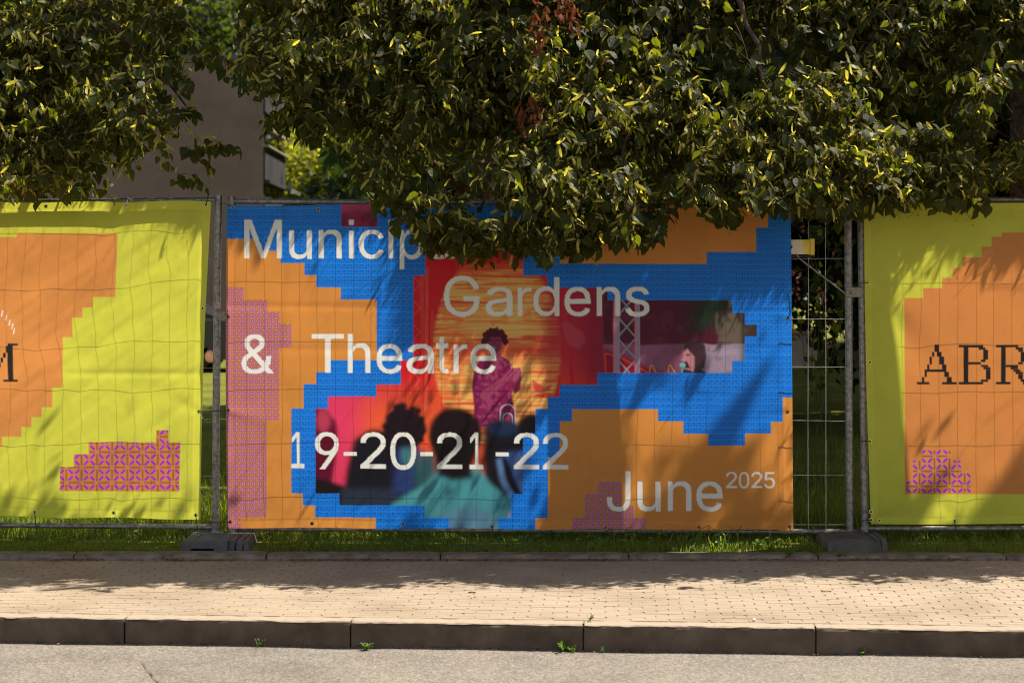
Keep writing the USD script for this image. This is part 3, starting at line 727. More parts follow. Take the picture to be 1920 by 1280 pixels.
def banner(name, A, left, right, top, bot, Yof, disp, dens, eyelets, hem, eye_mat, ties, **kw):
    """left/right: px as functions of t (0 top, 1 bottom); top/bot: py as functions of u"""
    nu, nv = dens
    if np.ndim(nu):
        us = np.asarray(nu)
    else:
        us = np.linspace(0, 1, nu)
    ts = np.linspace(0, 1, nv)
    U, T = np.meshgrid(us, ts)
    px = left(T) + (right(T) - left(T)) * U
    py = top(U) + (bot(U) - top(U)) * T
    Y0 = Yof(px)
    s = F / (Y0 + D0)
    x = (px - 960) / s; z = H0 - (py - HOR) / s
    y = Y0 - disp(px, py)
    col = A.sample(px, py)
    ed = np.minimum(np.minimum((px - left(T)), right(T) - px), np.minimum(py - top(U), bot(U) - py))
    hm = (ed < hem)
    col = col * np.where(hm, 1.10, 1.0)[..., None]
    y = y - 0.0012 * sstep(hem + 2, hem - 2, ed)
    t_ = thing(name, (0, 0, 0), **kw)
    v = np.stack([x, y, z], -1).reshape(-1, 3)
    nyy, nxx = U.shape
    i, j = np.meshgrid(np.arange(nyy - 1), np.arange(nxx - 1), indexing='ij')
    a = (i * nxx + j).ravel()
    q = np.stack([a, a + nxx, a + nxx + 1, a + 1], 1).astype(np.int32)
    m = UsdGeom.Mesh.Define(stage, numbered(str(t_.GetPath()), 'printed_sheet'))
    m.CreatePointsAttr(Vt.Vec3fArray.FromNumpy(v.astype(np.float32)))
    m.CreateFaceVertexCountsAttr(Vt.IntArray.FromNumpy(np.full(len(q), 4, np.int32)))
    m.CreateFaceVertexIndicesAttr(Vt.IntArray.FromNumpy(q.ravel()))
    m.CreateSubdivisionSchemeAttr('none')
    gy_, gx__ = np.gradient(y, axis=0), np.gradient(y, axis=1)
    dxu, dzv = np.gradient(x, axis=1), np.gradient(z, axis=0)
    n = np.stack([gx__ / dxu, -np.ones_like(y), gy_ / dzv], -1); n /= np.linalg.norm(n, axis=-1, keepdims=True)
    m.CreateNormalsAttr(Vt.Vec3fArray.FromNumpy(n.reshape(-1, 3).astype(np.float32))); m.SetNormalsInterpolation('vertex')
    UsdGeom.PrimvarsAPI(m).CreatePrimvar('art', Sdf.ValueTypeNames.Color3fArray, 'vertex').Set(Vt.Vec3fArray.FromNumpy(np.clip(col * 1.04, 0, 0.9).reshape(-1, 3).astype(np.float32)))
    UsdShade.MaterialBindingAPI.Apply(m.GetPrim()).Bind(M['banner'])

    def at(px_, py_, off=0.0):
        Yq = Yof(np.array(px_, float)) - disp(np.array([[px_]], float), np.array([[py_]], float))[0, 0] - off - 0.0012
        return P(px_, py_, float(Yq))
    for (ex_, ey_) in eyelets:
        c = at(ex_, ey_, 0.0022)
        tor = trimesh.creation.torus(0.0085, 0.003, major_sections=14, minor_sections=5); tor.apply_transform(trimesh.transformations.rotation_matrix(math.pi / 2, [1, 0, 0])); tor.apply_translation(c)
        e = obj('eyelet', tor, eye_mat, t_, smooth=True)
        d = trimesh.creation.cylinder(0.0062, 0.0016, sections=12); d.apply_transform(trimesh.transformations.rotation_matrix(math.pi / 2, [1, 0, 0])); d.apply_translation(c + [0, 0.0004, 0])
        obj('eyelet_hole', d, M['dark'], e)
    for mt, r, pts in ties:
        pp = np.array([at(a, b_, o) if o < 0.5 else P(a, b_, 1.0 - o) for a, b_, o in pts])
        obj('cable_tie', tube(pp, r, 6), M[mt], t_, smooth=True)
    return t_


def disp_main(px, py):
    b = 0.014 * (meshkit.fbm(np.stack([px / 300, py / 220, px * 0 + 1.5], -1), 3, 11) - 0.4)
    b = b + 0.0045 * np.sin(px / 33 + 0.8 * np.sin(py / 90)) * np.clip((py - 700) / 300, 0, 1) * np.clip((px - 1050) / 300, 0, 1) * 0.6
    b = b + fold(px, py, 436, 388, 0.9, 26, 160, 0.006) - fold(px, py, 427, 770, 0.2, 18, 120, 0.004) + fold(px, py, 431, 978, -0.9, 22, 110, 0.006)
    b = b + fold(px, py, 1481, 988, 3.9, 26, 160, 0.006) + fold(px, py, 1476, 772, 2.9, 20, 130, 0.005) + fold(px, py, 1478, 594, 2.3, 24, 170, 0.005) - fold(px, py, 1478, 594, 3.5, 24, 150, 0.004)
    for gx_, a in ((585, -1.2), (756, -1.9), (923, -1.5), (1136, -1.1), (1311, -1.0)):
        b = b + fold(px, py, gx_, 984, a, 14, 70, 0.003)
    b = b + 0.0020 * np.exp(-((py - 575 - 0.01 * (px - 600)) / 7) ** 2) + 0.0016 * np.exp(-((py - 655) / 8) ** 2) * sstep(430, 560, px)
    b = b - 0.0011 * (meshkit.fbm(np.stack([px / 22, py / 70, px * 0], -1), 3, 5) - 0.5)
    return b + 0.004


def disp_left(px, py):
    d = (px * 0.62 + py * 0.78)
    b = 0.020 * (meshkit.fbm(np.stack([px / 260, py / 210, px * 0 + 7.5], -1), 3, 23) - 0.35)
    w = meshkit.fbm(np.stack([d / 46, (px * 0.78 - py * 0.62) / 260, px * 0], -1), 3, 29) - 0.5
    b = b + 0.030 * w * np.clip(1 - np.abs(py - 620) / 420, 0.15, 1)
    b = b + 0.02 * np.exp(-((px - 70) / 150) ** 2 - ((py - 560) / 130) ** 2)
    b = b - 0.0022 * (meshkit.fbm(np.stack([px / 28, py / 45, px * 0], -1), 3, 65) - 0.5)
    b = b + fold(px, py, 386, 384, 2.3, 22, 150, 0.010) + fold(px, py, 237, 385, 2.2, 20, 130, 0.006) + fold(px, py, 373, 771, 3.6, 20, 110, 0.005)
    for gx_, a in ((65, -1.2), (213, -1.0), (367, -2.0)):
        b = b + fold(px, py, gx_, 962, a, 20, 130, 0.006)
    b = b + 0.0032 * np.exp(-((py - 700) / 7) ** 2) * sstep(100, 160, px)
    return b * np.clip((402 - px) / 60, 0.1, 1) + 0.006


def disp_right(px, py):
    b = 0.016 * (meshkit.fbm(np.stack([px / 190, py / 260, px * 0 + 3.5], -1), 3, 43) - 0.35)
    b = b + fold(px, py, 1627, 530, 0.95, 20, 150, 0.011) + fold(px, py, 1631, 827, -0.6, 18, 90, 0.005) + fold(px, py, 1633, 974, -0.8, 22, 110, 0.007) + fold(px, py, 1790, 976, -1.3, 26, 140, 0.008) + fold(px, py, 1790, 976, -2.2, 22, 120, 0.005)
    b = b - 0.002 * (meshkit.fbm(np.stack([px / 30, py / 60, px * 0], -1), 3, 45) - 0.5)
    return b + 0.006


c_ = lambda v: (lambda t: v + 0 * t)
bn_main = banner('festival_banner', art, lambda t: 426 - 3.0 * np.sin(np.pi * t) + 1.2 * t, lambda t: 1482.5 + 4.5 * t, lambda u: 385 - 1.5 * u + 1.2 * np.sin(u * 20), lambda u: 988.5 + 4.5 * u + 1.0 * np.sin(u * 24 + 1),
                 lambda px: -0.028 + 0 * px, disp_main, (850, 490),
                 [(436, 388), (597, 392), (585, 981), (756, 982.5), (923, 986.5), (1136, 989), (1311, 987.5), (1480.5, 987), (427.5, 594), (427.5, 769), (431.5, 978), (1476.5, 772), (1477.5, 596)], 15.5, M['brass'],
                 [('tie', 0.0025, [(923, 986.5, 0.004), (922.5, 998, 0.012), (923, 1008, 0.008), (923.5, 1024, 0.006)]), ('tie', 0.0028, [(1480.5, 987, 0.004), (1483, 995, 0.03), (1486.5, 1003, 0.012)]),
                  ('tie', 0.0022, [(1477.5, 596, 0.004), (1481.5, 588, 0.012), (1480.5, 574, 0.006), (1478.5, 552, 0.004)]), ('tie', 0.0026, [(436, 388, 0.004), (430, 385, 0.008), (421, 381.5, 0.012), (413, 381, 1.03)]),
                  ('tie', 0.0022, [(431.5, 978, 0.004), (416, 978, 0.016), (396, 978, 1.03)])],
                 label='large blue and orange festival banner reading Municipal Gardens & Theatre with a printed stage photograph', cat='banner', group='banners tied to the fence')
lt = lambda t: 396.5 - 20.5 * t - 4 * np.sin(np.pi * t)
us_l = np.concatenate([np.linspace(0, 0.42, 110)[:-1], np.linspace(0.42, 1, 285)])
YL = lambda px: -0.028 + 0.125 * (409 - px) / 409
bn_left = banner('festival_banner', la, c_(-320), lt, lambda u: 382.5 - 5.5 * u + 1.2 * np.sin(u * 26), lambda u: 963 + 9.5 * u + 1.2 * np.sin(u * 22), YL, disp_left, (us_l, 400),
                 [(86, 387), (237, 385), (386, 384), (380, 578), (373, 771.5), (367, 965), (213, 961), (65, 959)], 15, M['lime_eyelet'],
                 [('tie', 0.003, [(386, 384, 0.004), (388.5, 376, 0.03), (390, 370, 0.032), (390.5, 365, 0.024), (389, 372, 1.03)]), ('tie_white', 0.002, [(237, 385, 0.004), (239, 377, 0.024), (239, 371, 0.022), (246, 375, 0.02)]),
                  ('tie', 0.0024, [(373, 771.5, 0.004), (398, 770.5, 0.026), (410, 770, 0.03), (428, 769, 0.014)]), ('tie_white', 0.0022, [(373, 771.5, 0.004), (377, 779, 0.012), (381, 784, 0.01)]), ('tie', 0.0016, [(381, 784, 0.008), (390, 782, 0.01), (398, 782, 0.012)]),
                  ('tie', 0.0025, [(367, 965, 0.004), (368.5, 976, 0.022), (370, 988, 0.024), (370, 995, 0.008)]), ('tie', 0.0025, [(65, 959, 0.004), (66, 972, 0.02), (67, 984, 0.022), (67.5, 992, 0.006)])],
                 label='lime green and orange banner with a purple dash pattern block, left of the large one', cat='banner', group='banners tied to the fence')
us_r = np.concatenate([np.linspace(0, 0.5, 260)[:-1], np.linspace(0.5, 1, 90)])
bn_right = banner('festival_banner', ra_, lambda t: 1619.5 + 13 * t - 3 * np.sin(np.pi * t), c_(2240), lambda u: 381.5 - 2 * u, lambda u: 981.5 + 3 * np.sin(u * 9) * 0.3, lambda px: -0.028 + 0 * px, disp_right, (us_r, 400),
                 [(1627, 530), (1631, 679), (1631.5, 827), (1633, 959), (1633.5, 974), (1649, 975), (1790, 976), (1640, 388), (1800, 388)], 13, M['lime_eyelet'],
                 [('tie', 0.0026, [(1627, 530, 0.004), (1618, 529.5, 0.02), (1605, 529, 1.025)]), ('tie', 0.0026, [(1631.5, 827, 0.004), (1622, 827, 0.02), (1612, 826.5, 1.025)]), ('tie', 0.0026, [(1633.5, 974, 0.004), (1625, 975, 0.02), (1615.5, 975.5, 1.025)]),
                  ('tie', 0.0026, [(1790, 976, 0.004), (1791, 985, 0.022), (1792, 994, 0.012)])],
                 label='lime green banner with an orange field and black pixel letters ABR, at the right end', cat='banner', group='banners tied to the fence')
#@@FENCE
# ------------------------------------------------------------------ fence panels of galvanised tube and welded wire
def panel(pl, pr, Yf, rails, vx, hy, label, bare=None, **kw):
    """pl, pr: top and bottom pixels of the two posts; rails: (y left, y right) of the top and bottom rail"""
    t_ = thing('mesh_fence', (0, 0, 0), label=label, cat='fence', group='mobile mesh fences')
    def pt(px, py, d=0.0):
        return P(px, py, float(Yf(px)) + d)
    for (xt, yt, xb, yb) in (pl, pr):
        obj('post', tube([pt(xt, yt), pt(xt * 0.5 + xb * 0.5, (yt + yb) / 2), pt(xb, yb)], 0.0215, 16), M['steel'], t_, smooth=50)
    for (ya, yb) in rails:
        n = 6
        obj('rail', tube([pt(pl[0] + (pr[0] - pl[0]) * k / n, ya + (yb - ya) * k / n) for k in range(n + 1)], 0.0150, 14), M['steel'], t_, smooth=50)
    yt = lambda x: rails[0][0] + (rails[0][1] - rails[0][0]) * (x - pl[0]) / (pr[0] - pl[0])
    yb_ = lambda x: rails[1][0] + (rails[1][1] - rails[1][0]) * (x - pl[0]) / (pr[0] - pl[0])
    for k, x in enumerate(vx):
        w = 1.2 * math.sin(k * 2.3)
        pts = [pt(x + w * math.sin(q * 5 + k) * 0.6 + 1.5 * q * np.sign(x - 960) * 0.5, yt(x) + (yb_(x) - yt(x)) * q, 0.009) for q in np.linspace(0, 1, 9)]
        obj('wire', tube(pts, 0.0017 if 1500 < x < 1560 else 0.0006, 5), M['wire'], t_)
    for k, y in enumerate(hy):
        pts = []
        for q in np.linspace(0, 1, 13):
            x = pl[0] + (pr[0] - pl[0]) * q
            yy = y + (yt(x) - yt(960)) * 0.5 + 0.8 * math.sin(q * 9 + k)
            pts.append(pt(x, yy, 0.0115))
        if bare:
            n_ = 13
            bx = [pt(x, y + (yt(x) - yt(960)) * 0.5 + 0.8 * math.sin((x - pl[0]) / (pr[0] - pl[0]) * 9 + k), 0.0115) for x in np.linspace(bare[0], bare[1], 5)]
            obj('wire', tube(bx, 0.0016, 5), M['wire'], t_)
            pts = [p for p in pts if p[0] < bx[0][0] - 0.01]
        obj('wire', tube(pts, 0.0006, 5), M['wire'], t_)
    return t_


Y0f = lambda px: 0.0 * px
YLf = lambda px: 0.125 * (409 - px) / 409
HY = [388, 483.5, 597, 686.8, 787, 888.6, 981]
pL = panel((-750, 383, -760, 996), (409, 366, 403.5, 998), YLf, ((388, 374), (978, 987.5)), [409 - 33.2 * k for k in range(1, 24)], HY, 'galvanised mesh fence panel behind the left lime banner')
pM = panel((434.5, 369, 436.5, 997), (1590, 372, 1593.5, 997), Y0f, ((377.5, 383), (990.5, 996)), [1548 - 33.1 * k for k in range(33)], HY, 'galvanised mesh fence panel behind the large blue and orange banner', bare=(1484, 1590))
pR = panel((1614, 366, 1622, 997), (2760, 372, 2764, 997), Y0f, ((374.5, 372), (990.5, 988)), [1614 + 34 * k for k in range(1, 22)], HY, 'galvanised mesh fence panel behind the right lime banner')
for tp, x0, x1, y0, y1, bx in ((pL, 408, 427, 583.5, 602, 422.5), (pM, 1586, 1617.5, 538, 557.5, 1598)):
    a, b_ = P(x0, y1, -0.026), P(x1, y0, -0.026)
    c = obj('clamp', cbox(a[0], b_[0], -0.030, -0.022, a[2], b_[2], 0.003), M['zinc'], tp)
    bm = trimesh.creation.cylinder(0.0105, 0.014, sections=6); bm.apply_transform(trimesh.transformations.rotation_matrix(math.pi / 2, [1, 0, 0])); bm.apply_translation(P(bx, (y0 + y1) / 2, -0.036))
    bm2 = trimesh.creation.cylinder(0.0055, 0.02, sections=8); bm2.apply_transform(trimesh.transformations.rotation_matrix(math.pi / 2, [1, 0, 0])); bm2.apply_translation(P(bx, (y0 + y1) / 2, -0.044))
    obj('bolt', cat([bm, bm2]), M['steel'], c)
obj('brace', tube([P(1490, 474, -0.010), P(1502, 487, -0.012), P(1545, 520, -0.014), P(1584, 549, -0.012)], 0.0062, 8), M['steel'], pM, smooth=True)
a, b_ = P(402, 566, -0.0222), P(413, 578, -0.0222)
obj('red_sticker', (np.array([[P(404.5, 566, -.0222), P(404.5, 578, -.0222), P(413.5, 578.5, -.0222), P(413, 565, -.0222)]]).reshape(-1, 3), np.array([[0, 1, 2], [0, 2, 3]])), noisy('red_tape', (0.2, 0.05, 0.05), (0.4, 0.25, 0.22), 120, rough=0.7), pL)


def foot(x0, x1, xr, y0, yb, ztop, rise, hole, mt, seed, **kw):
    """low moulded ballast block: sloping front with a hand hole, flat top, ribbed side to the right"""
    t_ = thing('ballast_block', (0, 0, 0), **kw)
    yt = y0 + rise
    def hull(p):
        return trimesh.convex.convex_hull(np.array(p))
    def fy(z):
        return y0 + rise * (z / ztop) ** 1.0
    c = 0.007
    zs = ztop * 0.46
    if hole:
        w = x1 - x0
        ha, hb = x0 + w * 0.22, x0 + w * 0.72
        parts = []
        for a, b_ in ((x0, ha), (hb, x1)):
            parts.append(hull([[x, y, z] for x in (a, b_) for y, z in ((y0, 0), (fy(zs), zs), (yb, zs), (yb, 0))]))
        parts.append(hull([[x0, fy(zs), zs], [x1, fy(zs), zs], [x0, yb, zs], [x1, yb, zs]] + [[x, y, z] for x, y, z in ((x0 + .002, fy(ztop - c), ztop - c), (x1 - .002, fy(ztop - c), ztop - c), (x0 + c, yt + c, ztop), (x1 - c, yt + c, ztop), (x0 + c, yb, ztop), (x1 - c, yb, ztop), (x0, yb, ztop - c), (x1, yb, ztop - c))]))
        obj('end_block', cat(parts), mt, t_)
        obj('hand_hole', box(ha, hb, y0 + 0.06, y0 + 0.12, 0.001, zs - 0.002), M['dark'], t_)
        # recess frame on the top
        m = (x0 + x1) / 2
        obj('raised_frame', cat([cbox(m - .065, m - .057, yt + .03, yb - .05, ztop - .004, ztop + .004, .0015), cbox(m + .057, m + .065, yt + .03, yb - .05, ztop - .004, ztop + .004, .0015), cbox(m - .056, m + .056, yt + .03, yt + .038, ztop - .004, ztop + .004, .0015)]), mt, t_)
    else:
        obj('end_block', hull([[x, y, z] for x, y, z in ((x0, y0, 0), (x1, y0, 0), (x0 + .002, fy(ztop - 2 * c), ztop - 2 * c), (x1 - .002, fy(ztop - 2 * c), ztop - 2 * c), (x0 + c, yt + c, ztop), (x1 - 2 * c, yt + c, ztop), (x0 + c, yb, ztop), (x1 - 2 * c, yb, ztop), (x0, yb, 0), (x1, yb, 0))]), mt, t_)
    n = 3 if hole else 2
    for k in range(n):
        a, b_ = x1 + (xr - x1) * k / n + .003, x1 + (xr - x1) * (k + 1) / n - (.002 if k < n - 1 else 0)
        last = k == n - 1
        e = 0.022 if last and hole else 0.004
        dy = 0.02 + 0.012 * k
        obj('rib', hull([[a, y0 + dy, 0], [b_, y0 + dy, 0], [a, yt + dy, ztop - .002], [b_ - e, yt + dy, ztop - .002], [a, yb, ztop - .002], [b_ - e, yb, ztop - .002], [a, yb, 0], [b_, yb, 0]]), mt, t_)
    obj('core', box(x0 + .02, xr - .035, yt + .03, yb - .003, .001, ztop - .009), mt, t_)
    return t_


foot(-1.803, -1.548, -1.428, -0.385, 0.045, 0.071, 0.05, True, M['rubber'], 1, label='dark grey ballast block with a hand hole, under the left joint of the fence', cat='fence foot')
foot(1.722, 1.985, 2.055, -0.36, 0.05, 0.077, 0.04, False, M['rubber2'], 2, label='brownish ballast block with rounded edges, under the right joint of the fence', cat='fence foot')

# small cream and yellow sign box on the fence
sb = thing('sign_box', (0, 0, 0), label='small cream and yellow box sign clamped to the mesh beside the blue banner edge', cat='sign')
a, b_ = P(1430, 477, 0.0), P(1518, 449, 0.0)
M['cream'] = noisy('cream_plastic', (0.46, 0.38, 0.25), (0.54, 0.46, 0.31), 30, rough=0.5)
M['yellow'] = noisy('yellow_plastic', (0.50, 0.36, 0.02), (0.58, 0.42, 0.04), 30, rough=0.5)
obj('box', cbox(a[0], b_[0], -0.016, -0.006, a[2], b_[2], 0.003), M['cream'], sb)
c0, c1 = P(1518, 478, 0.0), P(1526.5, 447, 0.0)
obj('end_cap', cbox(c0[0], c1[0], -0.019, -0.006, c0[2], c1[2], 0.003), M['yellow'], sb)
q = np.array([P(1505, 449.5, -0.0165), P(1509, 476.5, -0.0165), P(1517.8, 476.5, -0.0165), P(1517.8, 449.5, -0.0165)])
obj('yellow_stripe', (q, np.array([[0, 1, 2], [0, 2, 3]])), M['yellow'], sb)
d0, d1 = P(1450, 482.5, 0), P(1524, 478.2, 0)
obj('base_strip', cbox(d0[0], d1[0], -0.016, -0.006, d0[2], d1[2], 0.001), M['dark'], sb)
hd = trimesh.creation.cylinder(0.012, 0.003, sections=14); hd.apply_transform(trimesh.transformations.rotation_matrix(math.pi / 2, [1, 0, 0])); hd.apply_translation(P(1482, 463, -0.017))
obj('hole', hd, M['dark'], sb)

#@@TREES
# ------------------------------------------------------------------ trees
def unit(v):
    return v / (np.linalg.norm(v, axis=-1, keepdims=True) + 1e-12)


LEAF_V = np.array([[0, 0, 0], [.33, 0, -.03], [.68, 0, -.07], [1.02, 0, -.16],
                   [-.09, .20, .05], [.12, .43, .10], [.45, .41, .08], [.78, .19, .0],
                   [-.09, -.20, .05], [.12, -.43, .10], [.45, -.41, .08], [.78, -.19, .0]])
LEAF_F = np.array([[0, 4, 5], [0, 5, 1], [1, 5, 6], [1, 6, 2], [2, 6, 7], [2, 7, 3], [0, 9, 8], [0, 1, 9], [1, 10, 9], [1, 2, 10], [2, 11, 10], [2, 3, 11]])[:, [0, 2, 1]]
LEAF_V2 = np.array([[0, 0, 0], [.5, 0, -.04], [1.0, 0, -.12], [.3, .45, .06], [.3, -.45, .06]])
LEAF_F2 = np.array([[0, 1, 3], [1, 2, 3], [0, 4, 1], [1, 4, 2]])
BR_V = np.array([[0, .05, 0], [0, -.05, 0], [.33, .11, .03], [.33, -.11, .03], [.7, .12, .0], [.7, -.12, .0], [1, .04, -.12], [1, -.04, -.12]])
BR_F = np.array([[0, 1, 3], [0, 3, 2], [2, 3, 5], [2, 5, 4], [4, 5, 7], [4, 7, 6]])


def instances(V, F_, pos, axis, nrm, size):
    axis = unit(axis); side = unit(np.cross(nrm, axis)); nn = np.cross(axis, side)
    v = pos[:, None] + size[:, None, None] * (V[None, :, 0, None] * axis[:, None] + V[None, :, 1, None] * side[:, None] + V[None, :, 2, None] * nn[:, None])
    f = F_[None] + (np.arange(len(pos)) * len(V))[:, None, None]
    return v.reshape(-1, 3), f.reshape(-1, 3)


def projpx(p):
    s = F / (p[:, 1] + D0)
    return 960 + p[:, 0] * s, HOR + (H0 - p[:, 2]) * s


def inpoly(poly, x, y):
    return shapely.contains_xy(Polygon(poly).buffer(0), x, y)


# how thin the foliage is along the sun's rays: share of the twigs that would shade a place on the banners or the pavement and are missing
def lit_banner(px, py):
    """share of leaves missing on the way of the sun to this point of the banner plane"""
    r = np.full(px.shape, 0.0)
    r[px < 780] = 0.97
    r[(px < 720)] = 1.0
    m = (px >= 780) & (px < 1040) & (py > 590); r[m] = 0.96
    m = (px >= 1040) & (px < 1500) & (py > 690); r[m] = 0.955
    m = (px >= 1330) & (px < 1620) & (py > 490) & (py < 760); r[m] = 0.985
    m = (px >= 1050) & (px < 1230) & (py > 485) & (py < 560); r[m] = 0.96
    m = (px >= 1600) & (py > 430); r[m] = 0.93
    m = (px >= 1745) & (py > 470) & (py < 800); r[m] = 0.985
    nb = meshkit.fbm(np.stack([(px * 0.87 + py * 0.5) / 24.0, (py * 0.87 - px * 0.5) / 95.0, px * 0], -1), 2, 93)
    m = (px >= 1040) & (py > 560); r[m] = np.where(nb[m] > 0.39, np.maximum(r[m], 0.994), r[m])
    r[py < 380] = 0.0
    return r


def crown_light(p):
    """share of the leaves missing where the sun reaches the patches of the crowns' front that the photograph shows lit"""
    t = (p[:, 1] + 0.38) / SUN[1]
    fx, fz = p[:, 0] - SUN[0] * t, p[:, 2] - SUN[2] * t
    sf = F / (D0 - 0.38)
    ux, uy = 960 + fx * sf, HOR + (H0 - fz) * sf
    nzz = meshkit.fbm(np.stack([ux / 110.0, uy / 110.0, ux * 0], -1), 2, 57)
    zl = np.where((ux < 300) & (uy < 300) & (uy > -160), np.clip((nzz - 0.2) * 7, 0, 0.97), 0.0)
    zl = np.where((ux > 1010) & (ux < 1990) & (uy < 400) & (uy > -120), np.clip((nzz - 0.30) * 8, 0, 0.97), zl)
    zl = np.where((ux > 480) & (ux <= 1010) & (uy < 440) & (uy > -60), np.clip((nzz - 0.55) * 6, 0, 0.7), zl)
    return np.where(t > 0.5, zl, 0.0)


def carve(p, rng, keep=1.0):
    """True for the points that stay"""
    k = p[:, 1] / SUN[1]
    hx, hz = p[:, 0] - SUN[0] * k, p[:, 2] - SUN[2] * k
    s = F / D0
    bx, by = 960 + hx * s, HOR + (H0 - hz) * s
    onb = (p[:, 1] > 0.0) & (hz > 0.08) & (hz < 1.93)
    rej = np.where(onb, lit_banner(bx, by), 0.0)
    kz = p[:, 2] / SUN[2]
    gx_, gy_ = p[:, 0] - SUN[0] * kz, p[:, 1] - SUN[1] * kz
    sg = F / (gy_ + D0)
    qx, qy = 960 + gx_ * sg, HOR + H0 * sg
    lim = np.interp(qx, [-200, 0, 130, 240, 400, 520, 640, 940, 1080, 1130, 1165, 1250, 1400, 1500, 1640, 1920, 2200], [1098, 1096, 1088, 1085, 1092, 1098, 1104, 1104, 1104, 1100, 1086, 1080, 1078, 1074, 1080, 1080, 1080])
    lim = lim + 5 * np.sin(qx / 31.0) + 4 * np.sin(qx / 13.0 + 1)
    ong = ~onb & (gy_ > -3.5) & (gy_ < -0.35)
    rej = np.where(ong & (qy > lim), 0.985, rej)
    rej = np.where(ong & (qx > 1180) & (qx < 1540) & (qy < 1056), 0.93, rej)
    # the lawn strip behind the left half of the fence lies in the sun
    rej = np.where((gy_ > 0.05) & (gy_ < 2.2) & (gx_ < -0.1) & (gx_ > -4), np.maximum(rej, 0.93), rej)
    # sunlit patches on the front of the crowns
    zl = crown_light(p)
    rej = np.maximum(rej, zl)
    return rng.random(len(p)) >= rej * keep


def foliage(base, outd, rng, per=8, droop=0.6, lsize=(0.030, 0.078), length=0.30, bract=1.0, facing=None):
    """leaf and bract placement along drooping twigs. Returns dict of arrays."""
    n = len(base)
    d0 = unit(outd + 0.35 * rng.standard_normal((n, 3)))
    L = length * rng.uniform(0.6, 1.25, n)
    ts = np.linspace(0, 1, 5)
    pts = np.stack([base + (d0 * t + np.array([0, 0, -1.0]) * droop * t * t * 0.8) * L[:, None] for t in ts], 1)
    k = np.tile((np.arange(per) + 0.6) / per, (n, 1)) + rng.uniform(-.04, .04, (n, per))
    kk = np.clip(k, 0.05, 1)
    pos = base[:, None] + (d0[:, None] * kk[..., None] + np.array([0, 0, -0.8]) * droop * (kk ** 2)[..., None]) * L[:, None, None]
    tang = unit(d0[:, None] + np.array([0, 0, -1.6]) * droop * kk[..., None])
    sd = unit(np.cross(tang, np.array([0, 0, 1.0]) + 0.001))
    sgn = np.where(np.arange(per) % 2 == 0, 1.0, -1.0)[None, :, None]
    ax = unit(0.45 * tang + 0.75 * sd * sgn + np.array([0, 0, -0.85]) + 0.38 * rng.standard_normal(pos.shape))
    up = np.array([0, 0, 0.9]) + 0.55 * d0[:, None] + 0.5 * rng.standard_normal(pos.shape) + np.array([0, -0.35, 0])
    pet = 0.022 * rng.uniform(0.6, 1.5, (n, per))
    lpos = pos + ax * pet[..., None] * 0.6 + sd * sgn * 0.008
    size = rng.uniform(lsize[0], lsize[1], (n, per)) * (0.75 + 0.35 * np.sin(np.pi * np.clip(kk, 0, 1)))
    out = dict(pos=lpos.reshape(-1, 3), ax=ax.reshape(-1, 3), nr=unit(up).reshape(-1, 3), size=size.reshape(-1), twigs=pts)
    m = rng.random((n, per)) < min(bract, 1)
    bp = pos[m]; nb = len(bp)
    out['bpos'] = bp + 0.012 * rng.standard_normal((nb, 3))
    out['bax'] = unit(0.5 * ax[m] + np.array([0, 0, -0.4]) + 0.75 * rng.standard_normal((nb, 3)) + 0.35 * tang[m])
    out['bnr'] = unit(np.array([0, -0.7, 0.5]) + 0.7 * rng.standard_normal((nb, 3)))
    out['bsize'] = rng.uniform(0.04, 0.075, nb)
    return out


GAP = Polygon([(345, 112), (392, 132), (440, 118), (452, 165), (478, 215), (505, 250), (560, 268), (600, 272), (628, 300), (655, 345), (690, 372), (690, 385), (300, 385), (296, 340), (345, 336), (352, 308), (425, 298), (420, 262), (338, 258), (330, 232), (362, 215), (352, 165), (330, 140)])
GAP2 = Polygon([(322, -5), (450, -5), (440, 60), (458, 108), (405, 100), (340, 62)])
HOLE = Polygon([(1862, 188), (1930, 178), (1990, 180), (1990, 292), (1900, 288), (1846, 292), (1850, 230)])
LOWX = [-400, 0, 215, 240, 330, 345, 432, 640, 700, 716, 735, 790, 815, 870, 950, 1000, 1080, 1150, 1200, 1245, 1262, 1285, 1300, 1360, 1430, 1480, 1590, 1650, 1750, 1830, 1862, 1920, 2400]
LOWY = [388, 390, 388, 362, 376, 366, 372, 372, 380, 424, 430, 468, 500, 506, 505, 496, 500, 478, 470, 462, 402, 398, 402, 444, 408, 424, 420, 414, 412, 412, 372, 366, 372]


